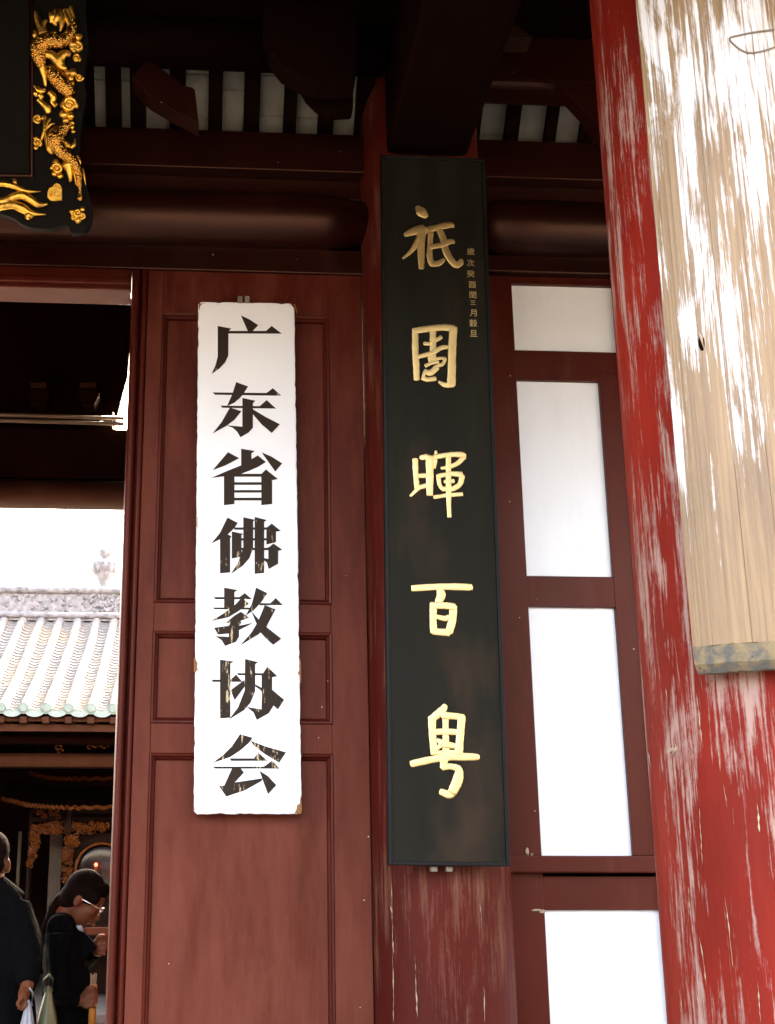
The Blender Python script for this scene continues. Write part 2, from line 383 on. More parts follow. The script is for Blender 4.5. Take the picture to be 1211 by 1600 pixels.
# plain boarding left of the opening (outside the picture), and right of the window
for k in range(4):
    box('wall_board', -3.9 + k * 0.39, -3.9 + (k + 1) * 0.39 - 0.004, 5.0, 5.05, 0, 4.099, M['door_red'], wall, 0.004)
for k in range(5):
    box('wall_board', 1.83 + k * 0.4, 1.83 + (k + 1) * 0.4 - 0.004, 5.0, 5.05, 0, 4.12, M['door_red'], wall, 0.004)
box('side_wall', -22, -3.91, 5.0, 5.2, 0, 6.3, M['dark_wood'], wall, 0)
box('side_wall', 3.84, 24, 5.0, 5.2, 0, 6.3, M['dark_wood'], wall, 0)
box('upper_board', -3.905, -2.755, 5.09, 5.13, 4.1, 6.3, M['dark_wood'], wall, 0)
box('upper_board', 3.305, 3.835, 5.09, 5.13, 4.12, 6.3, M['dark_wood'], wall, 0)
box('jamb_post', DR + 0.003, DR + 0.1, 5.03, 5.16, 0, 4.13, M['frame_red'], wall, 0.006)

# ------------------------------------------------------------------ door leaf
door = thing('door_leaf', 'tall dusty red panelled door leaf standing behind the white signboard', 'door', ((DL + DR) / 2, YW, 0))
Z0, Z1 = 0.12, 4.13
SL, SR = -0.225, 0.478           # inner edges of stiles (moulding begins)
bd = 0.003
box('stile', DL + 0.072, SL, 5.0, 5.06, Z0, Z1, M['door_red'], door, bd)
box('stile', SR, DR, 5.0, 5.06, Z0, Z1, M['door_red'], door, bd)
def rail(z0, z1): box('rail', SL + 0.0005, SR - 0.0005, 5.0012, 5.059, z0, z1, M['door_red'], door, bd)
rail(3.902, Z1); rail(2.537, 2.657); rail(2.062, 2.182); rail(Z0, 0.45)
# rounded edge moulding toward the opening: two beads
bm = bmesh.new()
def bead(xc, yc, rx, ry, zz0, zz1, n=12):
    ring = lambda zz: [bm.verts.new((xc + rx * cos(2 * pi * k / n), yc + ry * sin(2 * pi * k / n), zz)) for k in range(n)]
    a, c = ring(zz0), ring(zz1)
    for k in range(n): bm.faces.new((a[k], a[(k + 1) % n], c[(k + 1) % n], c[k]))
    bm.faces.new(a[::-1]); bm.faces.new(c)
bead(DL + 0.02, 5.035, 0.02, 0.04, Z0, Z1, 20); bead(DL + 0.058, 5.03, 0.016, 0.034, Z0, Z1, 16)
add_box(bm, DL + 0.03, DL + 0.0725, 5.04, 5.062, Z0, Z1)
from_bm('edge_moulding', bm, M['frame_red'], door)
def panel(z0, z1):
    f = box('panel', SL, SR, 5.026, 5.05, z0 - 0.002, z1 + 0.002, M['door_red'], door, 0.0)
    # mitred moulding frame around the recess
    bm = bmesh.new()
    prof = [(0.0, 5.0035), (0.006, 4.995), (0.013, 4.9965), (0.017, 5.004), (0.024, 5.01), (0.028, 5.0255)]
    xs = [(SL - 0.006, z0 - 0.006), (SR + 0.006, z0 - 0.006), (SR + 0.006, z1 + 0.006), (SL - 0.006, z1 + 0.006)]
    sg = [(1, 1), (-1, 1), (-1, -1), (1, -1)]
    R = [[bm.verts.new((x + sx * o, y, zz + sz * o)) for o, y in prof] for (x, zz), (sx, sz) in zip(xs, sg)]
    for i in range(4):
        j = (i + 1) % 4
        for k in range(len(prof) - 1): bm.faces.new((R[i][k], R[j][k], R[j][k + 1], R[i][k + 1]))
    from_bm('panel_moulding', bm, M['frame_red'], door)
panel(2.657, 3.902); panel(2.182, 2.537); panel(0.45, 2.062)

# ------------------------------------------------------------------ window screen right of the column
win = thing('window_screen', 'red framed window of white frosted panes between two columns', 'window', (1.46, YW, 0))
fy0, fy1 = 5.03, 5.1
XL, XR = 1.15, 1.82
fr = M['frame_red']
box('stile', XL - 0.06, 1.286, fy0, fy1, 0.1, 4.17, fr, win, 0.003)
box('stile', 1.645, 1.735, fy0, fy1, 1.686, 3.69, fr, win, 0.003)
box('stile', 1.735, XR, fy0 - 0.02, fy1, 0.1, 4.17, fr, win, 0.003)
def wr(z0, z1, x0=1.2855, x1=1.6455, y0=fy0 + 0.0012): box('rail', x0, x1, y0, fy1, z0, z1, fr, win, 0.003)
wr(4.101, 4.17, 1.2855, 1.7345); wr(3.651, 3.788, 1.2855, 1.7345); wr(2.664, 2.792); wr(1.486, 1.61, 1.2855, 1.7345)
box('sill', XL - 0.055, 1.7345, 4.985, 5.09, 1.622, 1.686, fr, win, 0.006)
wr(0.1, 0.5, 1.2855, 1.7345)
for x0, x1, z0, z1 in ((1.286, 1.735, 3.788, 4.101), (1.286, 1.645, 2.792, 3.651), (1.286, 1.645, 1.686, 2.664), (1.286, 1.735, 0.5, 1.486)):
    box('pane', x0 - 0.004, x1 + 0.004, 5.052, 5.06, z0 - 0.004, z1 + 0.004, M['pane'], win, 0)
box('light_block_board', XL - 0.05, XR, 5.115, 5.135, 0.1, 4.165, M['dark_wood'], win, 0)  # unseen board added behind the panes to stop sun leaking through gaps
# lifted flakes of paint at the rail corners
def chips(pts, parent, m, name='paint_flake'):
    for i, (px, py, Y, sx, sz) in enumerate(pts):
        bm = bmesh.new(); c = at(px, py, Y); k = 7
        vs = []
        for j in range(k):
            a = 2 * pi * j / k; r = random.uniform(0.5, 1)
            vs.append(c + Vector((cos(a) * sx * r, -0.003 - 0.006 * random.random(), sin(a) * sz * r)))
        ctr = bm.verts.new(c + Vector((0, -0.008, 0))); v = [bm.verts.new(q) for q in vs]
        for j in range(k): bm.faces.new((ctr, v[j], v[(j + 1) % k]))
        from_bm(name, bm, m, parent)
chips([(823, 1331, 5.03, 0.012, 0.022), (831, 1336, 5.03, 0.006, 0.01), (838, 1422, 5.03, 0.03, 0.006), (848, 1424, 5.03, 0.016, 0.01), (797, 588, 5.03, 0.006, 0.004)], win, M['crack'])

# ------------------------------------------------------------------ columns
def column(name, label, cx, cy, r, h, m, bulge=0.0):
    t = thing(name, label, 'column', (cx, cy, 0))
    bm = bmesh.new(); N = 30
    prof = [(r * (1 + bulge * (1 - ((i / N - 0.32) / 0.68) ** 2)) if True else r, 0.3 + (h - 0.3) * i / N) for i in range(N + 1)]
    add_lathe(bm, cx, cy, prof, 64); from_bm('shaft', bm, m, t, True)
    bm = bmesh.new(); add_lathe(bm, cx, cy, [(r * 1.25, 0), (r * 1.3, 0.06), (r * 1.42, 0.14), (r * 1.3, 0.23), (r * 1.12, 0.299)], 48)
    from_bm('base', bm, M['paving'], t, True)
    return t
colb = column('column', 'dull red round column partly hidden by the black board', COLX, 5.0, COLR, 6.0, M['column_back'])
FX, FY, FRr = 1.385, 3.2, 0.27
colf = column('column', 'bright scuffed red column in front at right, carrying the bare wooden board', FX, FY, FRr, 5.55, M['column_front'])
def crack(parent, cx, cy, r, p0, p1, wpx=2.2):
    n = max(4, int(abs(p1[1] - p0[1]) / 7)); bm = bmesh.new(); L = []
    off = 0
    for i in range(n + 1):
        t = i / n; off += random.uniform(-0.7, 0.7); off *= 0.85
        x = p0[0] + (p1[0] - p0[0]) * t + off; y = p0[1] + (p1[1] - p0[1]) * t
        ww = 0.75 * wpx * random.choice((0.15, 0.3, 0.6, 1.0)) * (1 if 0 < i < n else 0.1)
        a = oncyl(x - ww / 2, y, cx, cy, r + 0.0012); c = oncyl(x + ww / 2, y, cx, cy, r + 0.0012)
        L.append((bm.verts.new(a), bm.verts.new(c)))
    for i in range(n): bm.faces.new((L[i][0], L[i][1], L[i + 1][1], L[i + 1][0]))
    from_bm('paint_crack', bm, M['crack'], parent)
for p0, p1, ww in (((1030, 640), (1042, 735), 2.2), ((1040, 1075), (1043, 1112), 2), ((1089, 1085), (1098, 1168), 2.4), ((1119, 1148), (1125, 1205), 2),
                   ((1130, 1225), (1136, 1262), 2), ((1092, 1262), (1097, 1352), 2), ((1075, 1385), (1082, 1462), 2.6), ((1133, 1402), (1146, 1512), 2.8),
                   ((1093, 1465), (1103, 1540), 3), ((1061, 1545), (1068, 1598), 3), ((1089, 1555), (1096, 1598), 3), ((1013, 1175), (1017, 1200), 3.2), ((1183, 1255), (1187, 1300), 5),
                   ((1184, 1535), (1189, 1598), 3.5)):
    crack(colf, FX, FY, FRr * 1.004, p0, p1, ww)
for p0, p1, ww in (((612, 1375), (613, 1440), 1.6), ((611, 1415), (612, 1428), 3.4), ((613, 1440), (615, 1598), 1.6), ((615, 1470), (616, 1490), 2.6), ((615, 1525), (616, 1550), 2.4), ((650, 1520), (653, 1590), 3), ((750, 1400), (753, 1470), 1.4),
                   ((756, 1540), (758, 1598), 2.2), ((648, 1490), (650, 1518), 1.2)):
    crack(colb, COLX, 5.0, COLR, p0, p1, ww)
# ------------------------------------------------------------------ porch roof over the front (rafters, white tiles, purlins, covering)
bm = bmesh.new(); add_prism(bm, [Vector((-22, 5.0, 6.3)), Vector((-22, 3.9, 5.9)), Vector((-22, 5.1, 9.3)), Vector((-22, 7.9, 5.45)), Vector((-22, 5.3, 6.3))], Vector((46, 0, 0))); from_bm('shade_roof', bm, M['tile'], wall)  # unseen high roof, added so its shadow covers the forecourt
roof = thing('porch_roof', 'porch ceiling of dark rafters and white tiles above the red beams', 'roof', (0, 4, 4.7))
CE = [(5.12, 4.66), (4.62, 5.17), (4.1, 5.5), (3.4, 5.5), (2.5, 4.96), (1.7, 4.4)]      # ceiling profile (y, z)
def strip(bm, x0, x1, prof, th):
    a = [[bm.verts.new((x, y, zz + dz)) for y, zz in prof] for x in (x0, x1) for dz in (0, th)]
    n = len(prof)
    for i in range(n - 1):
        for p, q in ((0, 1), (1, 3), (3, 2), (2, 0)): bm.faces.new((a[p][i], a[q][i], a[q][i + 1], a[p][i + 1]))
    for e in (0, n - 1): bm.faces.new((a[0][e], a[1][e], a[3][e], a[2][e]))
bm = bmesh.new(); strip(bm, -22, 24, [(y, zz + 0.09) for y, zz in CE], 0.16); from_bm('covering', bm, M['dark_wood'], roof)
stripes = [(150, 166), (190, 204), (228, 265), (290, 325), (347, 380), (405, 442), (462, 496), (520, 553), (580, 612), (638, 670), (692, 722), (748, 787), (808, 849), (866, 903), (925, 962), (984, 1020), (1042, 1078)]
def ctile(x0, x1, prof):
    bm = bmesh.new(); strip(bm, x0, x1, prof, 0.02); return from_bm('ceiling_tile', bm, M['ceil_white'], roof)
prev = None
def lerp_prof(t):   # distance along first two spans
    (a, b_), (c, d) = CE[0], CE[1]
    return (a + (c - a) * t, b_ + (d - b_) * t)
for i, (p0, p1) in enumerate(stripes):
    x0, x1 = at(p0, 205, 5.0).x, at(p1, 205, 5.0).x
    o = random.uniform(0, 0.12); ts = [0.0, 0.16 + o, 0.4 + o, 0.64 + o, 0.86 + o]
    for k in range(4):
        ctile(x0 - 0.006, x1 + 0.006, [tuple(v + (0.058 if j else 0) + k * 0.0025 * j for j, v in enumerate(lerp_prof(ts[k] + 0.004))), tuple(v + (0.058 if j else 0) + k * 0.0025 * j for j, v in enumerate(lerp_prof(ts[k + 1] - 0.004)))])
    if prev is not None:
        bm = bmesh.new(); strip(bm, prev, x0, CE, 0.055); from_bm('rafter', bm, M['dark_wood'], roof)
    prev = x1
# purlins over the wall bay; the one at right hangs lower
bm = bmesh.new(); add_tube(bm, [(-3.9, 4.62, 4.965), (COLX - 0.2, 4.62, 4.955)], [0.105, 0.105], 24, nrm=(0, 0, 1)); from_bm('purlin', bm, M['dark_wood'], roof, True)
box('purlin', COLX + 0.15, 3.8, 4.5, 4.66, 4.735, 4.98, M['beam_red'], roof, 0.03, 3)
box('purlin_board', -3.9, 3.8, 4.57, 4.66, 5.0, 5.6, M['dark_wood'], roof, 0.0)
box('shade_beam', COLX - 0.185, COLX + 0.16, 1.95, 4.735, 4.53, 5.25, M['dark_wood'], roof, 0.03, 3)  # near-black beam added to hide the column top and stand in for shade
bm = bmesh.new(); add_tube(bm, [(-22, 3.2, 5.3), (24, 3.2, 5.3)], [0.13, 0.13], 20); from_bm('purlin', bm, M['dark_wood'], roof, True)
box('eave_beam', -22, 24, 1.75, 1.85, 4.32, 4.5, M['dark_wood'], roof, 0.01)
# carved bracket ends
def bracket(outline, Y, th, m, name='bracket'):
    bm = bmesh.new(); add_prism(bm, [at(px, py, Y) for px, py in outline], Vector((0, th, 0)))
    bmesh.ops.bevel(bm, geom=[e for e in bm.edges if len(e.link_faces) == 2 and e.calc_face_angle(0) > 0.6], offset=0.006, segments=2, affect='EDGES')
    return from_bm(name, bm, m, roof)
bracket([(228, 95), (245, 100), (285, 132), (304, 136), (311, 194), (262, 168), (232, 150), (205, 120)], 4.52, 0.1, M['beam_red'])
arc = [(412, 5), (414, 40), (424, 75), (442, 98), (468, 114), (500, 123), (556, 123), (560, 5)]
bracket(arc, 4.3, 0.14, M['dark_wood'])
bracket([(868, 128), (950, 132), (960, 225), (935, 205), (915, 175), (893, 152)], 4.4, 0.08, M['beam_red'])
bracket([(765, 58), (790, 40), (808, 40), (832, 58)], 4.35, 0.1, M['brown_wood'])
bracket([(470, 128), (552, 128), (552, 170), (515, 172), (495, 160), (480, 145)], 4.5, 0.08, M['dark_wood'])

# ------------------------------------------------------------------ rear of the gate hall, seen through the doorway
rear = thing('rear_eave', 'dark rear eave beams of the gate seen through the doorway', 'eave', (-1.2, 7.5, 4))
bm = bmesh.new(); strip(bm, -22, 24, [(5.14, 6.2), (8.0, 5.25)], 0.15); from_bm('covering', bm, M['dark_wood'], rear)
box('beam', -4.5, 4.5, 7.45, 7.6, 3.93, 4.25, M['dark_wood'], rear, 0.01)
bm = bmesh.new(); add_tube(bm, [(-4.5, 7.5, 3.84), (4.5, 7.5, 3.84)], [0.09, 0.09], 24); from_bm('beam_roll', bm, M['brown_wood'], rear, True)
bm = bmesh.new()
add_prism(bm, [Vector((-4.5, 7.5, 4.252)), Vector((at(178, 662, 7.5).x, 7.5, 4.252)), Vector((at(190, 622, 7.5).x, 7.5, at(190, 622, 7.5).z)), Vector((at(199, 600, 7.5).x, 7.5, 4.62)), Vector((at(206, 600, 7.5).x, 7.5, 5.4)), Vector((-4.5, 7.5, 5.4))], Vector((0, 0.05, 0)))
from_bm('infill_board', bm, M['dark_wood'], rear)
for px in (60, 137):
    bm = bmesh.new(); q = [at(px + dx, y, 7.35) for dx, y in ((-14, 598), (12, 598), (18, 615), (10, 632), (-10, 632), (-18, 615))]
    add_prism(bm, q, Vector((0, 0.14, 0))); from_bm('bracket', bm, M['dark_wood'], rear)
    bm = bmesh.new(); add_prism(bm, [at(px - 12, 598, 7.34), at(px + 12, 597, 7.34), at(px + 12, 604, 7.34), at(px - 12, 605, 7.34)], Vector((0, 0.008, 0))); from_bm('bracket_face', bm, M['brown_wood'], rear)
pole = thing('bamboo_pole', 'pale thin double pole hung across the dark upper doorway', 'pole', (-1, 7.4, 4.3))
for zz in (4.315, 4.28):
    bm = bmesh.new(); add_tube(bm, [(-3, 7.4, zz), (-1.6, 7.4, zz - 0.005), (-0.55, 7.4, zz - 0.012)], [0.013] * 3, 12); from_bm('cane', bm, M['pole'], pole, True)
for x in (-2.9, -0.62):
    bm = bmesh.new(); add_tube(bm, [(x, 7.45, 4.25), (x, 7.4, 4.26), (x, 7.378, 4.3), (x, 7.4, 4.34), (x, 7.5, 4.36)], [0.004] * 5, 6); from_bm('hook', bm, M['iron'], pole, True)
for x in (-4.7, 4.6):
    bm = bmesh.new(); add_lathe(bm, x, 7.5, [(0.2, 0), (0.2, 5.3)], 32); from_bm('post', bm, M['beam_red'], rear, True)
box('sun_block_panel', -0.3, 4.4, 7.46, 7.52, 0, 3.74, M['door_red'], rear, 0.004)  # unseen panel added to keep direct sun off the two people
box('side_wall', -6, -5.9, 5.2, 8, 0, 6.3, M['dark_wood'], rear, 0)
box('side_wall', 7.9, 8, 5.2, 8, 0, 6.3, M['dark_wood'], rear, 0)

# ------------------------------------------------------------------ hall across the courtyard
hall = thing('temple_hall', 'temple hall across the courtyard with pale tiled roof and turquoise eave tiles', 'building', (-2, 16, 0))
EY, EZ = 16.0, 3.60
HX0, HX1 = -5.5, 1.8
def rz(s):                      # roof profile: s = horizontal run from the eave
    return EZ + s * 0.44 + 0.03 * s * s
RUN = 3.35
S = [RUN * i / 12 for i in range(13)]
roofp = bpy.data.objects.new('roof', None); C.objects.link(roofp); roofp.parent = hall; roofp.location = (0, 0, 0)
hall_off = Vector(hall.location)
def hl(name, bm, m, smooth=False, parent=None):
    o = from_bm(name, bm, m, None, smooth); o.parent = parent or roofp; o.location = -hall_off; return o
SP = 0.275; X0 = -2.284 - SP * 11
rows = [X0 + SP * i for i in range(25)]
bm = bmesh.new(); strip(bm, HX0, HX1, [(EY + 0.05 + s, rz(s) - 0.13) for s in S], 0.05); hl('roof_boarding', bm, M['brown_wood'])
random.seed(3)
for i, x in enumerate(rows):
    bm = bmesh.new(); n = 16; seg = 9; jx = random.uniform(-0.012, 0.012)
    for k in range(n):          # cover tiles, each slightly tapered and lapped
        s0, s1 = RUN * k / n, RUN * (k + 1) / n + 0.02
        r0, r1 = 0.066, 0.058
        wob = random.uniform(-0.004, 0.004) + jx * sin(k * 0.4)
        A = [bm.verts.new((x + wob + r0 * cos(pi * q / seg), EY + s0, rz(s0) + r0 * sin(pi * q / seg) + 0.012)) for q in range(seg + 1)]
        B = [bm.verts.new((x + wob + r1 * cos(pi * q / seg), EY + s1, rz(s1) + r1 * sin(pi * q / seg) + 0.012)) for q in range(seg + 1)]
        for q in range(seg): bm.faces.new((A[q], A[q + 1], B[q + 1], B[q]))
        bm.faces.new(A[::-1])
    hl('cover_tile_row', bm, M['tile'], False)
    bm = bmesh.new()            # round glazed end
    add_tube(bm, [(x, EY - 0.03, EZ + 0.022), (x, EY + 0.03, EZ + 0.03)], [0.07, 0.07], 18); add_tube(bm, [(x, EY - 0.036, EZ + 0.022), (x, EY - 0.03, EZ + 0.022)], [0.045, 0.05], 14)
    hl('tile_end', bm, M['glaze'])
    box_bm = bmesh.new(); add_box(box_bm, x - 0.042, x + 0.042, EY + 0.0, EY + 0.8, EZ - 0.155, EZ - 0.075, 0.005); hl('rafter_end', box_bm, M['brown_wood'], parent=hall)
    if i == len(rows) - 1: break
    xm = x + SP / 2; hw = SP / 2 - 0.03
    bm = bmesh.new(); n = 34; seg = 5
    for k in range(n):          # pan tiles: dished, overlapping like fish scales
        s0, s1 = RUN * k / n, RUN * (k + 1) / n
        def rowv(s, dz): return [bm.verts.new((xm + hw * (2 * q / seg - 1), EY + s, rz(s) + dz - 0.05 * (1 - (2 * q / seg - 1) ** 2) + random.uniform(-0.003, 0.003))) for q in range(seg + 1)]
        A, B, D = rowv(s0, 0.03), rowv(s1 + 0.01, 0.0), rowv(s0 + 0.001, 0.0)
        for q in range(seg): bm.faces.new((A[q], A[q + 1], B[q + 1], B[q])); bm.faces.new((D[q], D[q + 1], A[q + 1], A[q]))
    hl('pan_tile_row', bm, M['tile'])['kind'] = 'stuff'
    bm = bmesh.new()            # scalloped drip tile
    out = [Vector((xm - hw - 0.02, EY - 0.02, EZ + 0.04))] + [Vector((xm + (hw + 0.02) * cos(pi + pi * q / 10), EY - 0.02 - 0.01 * sin(pi * q / 10), EZ + 0.0 - 0.085 * sin(pi * q / 10))) for q in range(11)] + [Vector((xm + hw + 0.02, EY - 0.02, EZ + 0.04)), Vector((xm, EY - 0.02, EZ - 0.01))]
    add_prism(bm, out, Vector((0, 0.02, 0))); hl('drip_tile', bm, M['glaze'])
ry, rzz = EY + RUN, rz(RUN)
ridge = bpy.data.objects.new('ridge', None); C.objects.link(ridge); ridge.parent = hall
bm = bmesh.new(); add_box(bm, HX0, HX1, ry - 0.1, ry + 0.1, rzz - 0.05, rzz + 0.44, 0.0); hl('ridge_wall', bm, M['ridge'], parent=ridge)
for zz, t in ((rzz + 0.03, 0.05), (rzz + 0.42, 0.06)):
    bm = bmesh.new(); add_tube(bm, [(HX0, ry - 0.1, zz), (HX1, ry - 0.1, zz)], [t, t], 12); hl('ridge_moulding', bm, M['ridge'], True, parent=ridge)
bm = bmesh.new()
for i in range(260):
    x = random.uniform(-3.3, -0.6); zz = rzz + random.uniform(0.1, 0.36)
    den = 1 if x > -1.95 else 0.25
    if random.random() < den: add_ellipsoid(bm, (x, ry - 0.105, zz), (random.uniform(0.02, 0.05), 0.025, random.uniform(0.015, 0.04)), Matrix.Rotation(random.random() * 3, 3, 'Y'), 8, 5)
o = hl('ridge_relief', bm, M['ridge'], True, parent=ridge); o['kind'] = 'stuff'
fc = at(165, 868, ry)
bm = bmesh.new(); add_lathe(bm, fc.x, ry, [(0.12, rzz + 0.46), (0.07, rzz + 0.52), (0.1, rzz + 0.58), (0.17, rzz + 0.7), (0.2, rzz + 0.82), (0.12, rzz + 0.9), (0.06, rzz + 0.95), (0.1, rzz + 1.0), (0.12, rzz + 1.06), (0.05, rzz + 1.13), (0.01, rzz + 1.2)], 20)
for k in range(12): add_ellipsoid(bm, (fc.x + 0.17 * cos(k * pi / 6), ry + 0.17 * sin(k * pi / 6), rzz + 0.8), (0.05, 0.05, 0.1), None, 8, 6)
hl('finial', bm, M['ridge'], True, parent=ridge)
# eave underside and hall front
def hb(name, x0, x1, y0, y1, z0, z1, m, bev=0.005):
    bm = bmesh.new(); add_box(bm, x0, x1, y0, y1, z0, z1, bev); return hl(name, bm, m, parent=hall)
hb('fascia', HX0, HX1, EY + 0.1, EY + 0.16, at(100, 1143, EY + 0.1).z, EZ - 0.16, M['brown_wood'])
hb('soffit_board', HX0, HX1, EY + 0.16, EY + 6.25, EZ - 0.05, EZ - 0.02, M['dark_wood'])
hb('beam', HX0, HX1, EY + 0.5, EY + 0.75, at(100, 1162, EY + 0.5).z, at(100, 1150, EY + 0.5).z, M['dark_wood'], 0.03)
hb('beam', HX0, HX1, EY + 0.8, EY + 1.0, at(100, 1199, EY + 0.8).z, at(100, 1176, EY + 0.8).z, M['brown_wood'], 0.05)
hb('back_wall', HX0, HX1, EY + 6.2, EY + 6.3, 0, 3.6, M['shrine_black'], 0)
hb('side_wall', HX0 - 0.2, HX0, EY + 0.3, EY + 6.2, 0, 5.6, M['brown_wood'], 0)
hb('side_wall', HX1, HX1 + 0.2, EY + 0.3, EY + 6.2, 0, 5.6, M['brown_wood'], 0)
bm = bmesh.new(); strip(bm, HX0, HX1, [(ry, rzz - 0.1), (EY + 6.4, EZ)], 0.1); hl('rear_roof', bm, M['tile'])
hb('plinth', HX0 - 0.3, HX1 + 0.3, EY - 0.2, EY + 6.4, 0.0, 0.12, M['paving'], 0.02)
for x in (-4.6, 0.9):
    bm = bmesh.new(); add_lathe(bm, x, EY + 0.9, [(0.19, 0.1), (0.19, 3.0)], 28); hl('pillar', bm, M['beam_red'], True, parent=hall)
# gilded scraps on the eave frieze
bm = bmesh.new()
for px, py in ((90, 1168), (96, 1163), (93, 1174), (150, 1166), (158, 1164), (163, 1167), (140, 1168)):
    c = at(px, py, EY + 0.78); add_tube(bm, [c + Vector((0.05 * cos(a) * (1 - a / 8), 0, 0.04 * sin(a) * (1 - a / 8))) for a in [j * 0.7 for j in range(10)]], [0.012] * 10, 6)
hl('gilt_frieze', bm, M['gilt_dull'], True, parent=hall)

# ------------------------------------------------------------------ shrine inside the hall
SY = 18.2
shr = thing('altar_shrine', 'black and gold carved altar shrine inside the far dark hall', 'shrine', (-1.5, SY, 0))
def sb(name, x0, x1, y0, y1, z0, z1, m, bev=0.01): return box(name, x0, x1, y0, y1, z0, z1, m, shr, bev)
def canopy(pts, Y, depth, hgt):
    ln = [at(px, py, Y) for px, py in pts]; bm = bmesh.new()
    n = len(ln); a = [bm.verts.new(p + Vector((0, 0.02, 0.03))) for p in ln]; c = [bm.verts.new(p + Vector((0, depth, hgt))) for p in ln]
    for i in range(n - 1): bm.faces.new((a[i], a[i + 1], c[i + 1], c[i]))
    from_bm('canopy', bm, M['shrine_black'], shr)
    bm = bmesh.new(); acc = spline([tuple(p) for p in ln], 24); L = len(acc)
    # zigzag of small tile ends
    tot = (ln[-1] - ln[0]).length; cnt = int(tot / 0.068); top, bot = [], []
    for i in range(cnt * 2 + 1):
        t = i / (cnt * 2) * (L - 1); j = min(int(t), L - 2); p = Vector(acc[j]).lerp(Vector(acc[j + 1]), t - j)
        dz = 0.028 if i % 2 else -0.0
        top.append(bm.verts.new(p + Vector((0, 0, 0.045 + dz)))); bot.append(bm.verts.new(p + Vector((0, -0.01, dz - 0.005))))
    for i in range(len(top) - 1): bm.faces.new((top[i], top[i + 1], bot[i + 1], bot[i]))
    bmesh.ops.solidify(bm, geom=bm.faces[:], thickness=0.02)
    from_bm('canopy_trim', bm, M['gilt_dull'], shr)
canopy([(45, 1211), (62, 1216), (85, 1220), (120, 1221), (215, 1220)], SY - 0.2, 0.5, 0.45)
canopy([(2, 1252), (20, 1256), (45, 1262), (75, 1265), (120, 1266), (215, 1265)], SY - 0.4, 0.6, 0.35)
def fret(rects, cnt, Y=SY):
    bm = bmesh.new()
    for x0, x1, y0, y1, k in rects:
        for i in range(k):
            c = at(random.uniform(x0, x1), random.uniform(y0, y1), Y); R = random.uniform(0.025, 0.045); ph = random.random() * 6; sg = random.choice((-1, 1))
            add_tube(bm, [c + Vector((R * (1 - j / 12) * cos(ph + sg * j * 0.75), random.uniform(-0.01, 0.01), R * (1 - j / 12) * sin(ph + sg * j * 0.75))) for j in range(9)], [0.009 + 0.004 * (j % 2) for j in range(9)], 5)
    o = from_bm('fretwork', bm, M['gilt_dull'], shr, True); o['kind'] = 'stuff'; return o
fret([(50, 103, 1286, 1301, 60)], 0); fret([(112, 170, 1286, 1300, 60)], 0); fret([(47, 61, 1303, 1326, 34), (46, 56, 1326, 1346, 16), (43, 49, 1346, 1360, 6)], 0)
fret([(103, 112, 1302, 1342, 34), (98, 104, 1325, 1345, 12), (112, 124, 1304, 1322, 20)], 0); fret([(98, 112, 1345, 1378, 30)], 0); fret([(58, 96, 1270, 1276, 14)], 0)
def sq(px0, px1, py0, py1, Y, th, name, m):
    a, c = at(px0, py1, Y), at(px1, py0, Y); return sb(name, a.x, c.x, Y, Y + th, a.z, c.z, m, 0.006)
sq(30, 47, 1272, 1640, SY + 0.03, 0.2, 'post', M['shrine_black']); sq(103, 112, 1266, 1302, SY - 0.06, 0.1, 'post', M['shrine_black'])
sq(47, 230, 1277, 1284, SY + 0.05, 0.1, 'rail', M['shrine_black']); sq(47, 230, 1266, 1270, SY + 0.08, 0.1, 'rail', M['shrine_black'])
sq(69, 98, 1303, 1500, SY + 0.4, 0.04, 'hanging', M['grey_panel']); sq(98, 230, 1302, 1650, SY + 0.15, 0.05, 'screen', M['shrine_black'])
sq(22, 30, 1300, 1500, SY + 0.5, 0.04, 'hanging', M['grey_panel'])
mc = at(158, 1359, SY); bm = bmesh.new()
add_tube(bm, [mc + Vector((0.345 * cos(a), 0, 0.345 * sin(a))) for a in [2 * pi * k / 48 for k in range(49)]], [0.024] * 49, 8, nrm=(0, 1, 0), caps=False); from_bm('mirror_ring', bm, M['gilt_dull'], shr, True)
bm = bmesh.new(); add_ellipsoid(bm, mc + Vector((0, 0.05, 0)), (0.335, 0.07, 0.335), None, 32, 16); from_bm('mirror', bm, M['mirror'], shr, True)
bm = bmesh.new(); add_ellipsoid(bm, at(150, 1351, SY - 0.35), (0.024, 0.024, 0.026), None, 12, 8); from_bm('candle_lamp', bm, M['glow'], shr, True)
tz = at(150, 1362, SY - 0.35).z
sb('altar_table', -1.75, -0.4, SY - 0.6, SY - 0.12, 0.9, 1.0, M['beam_red']); sb('lamp_stand', at(150, 1351, SY - 0.35).x - 0.02, at(150, 1351, SY - 0.35).x + 0.02, SY - 0.37, SY - 0.33, 1.0, at(150, 1354, SY - 0.35).z, M['gilt_dull'], 0.004)
for x in (-1.7, -0.47): sb('leg', x, x + 0.07, SY - 0.58, SY - 0.14, 0.1, 0.9, M['beam_red'])

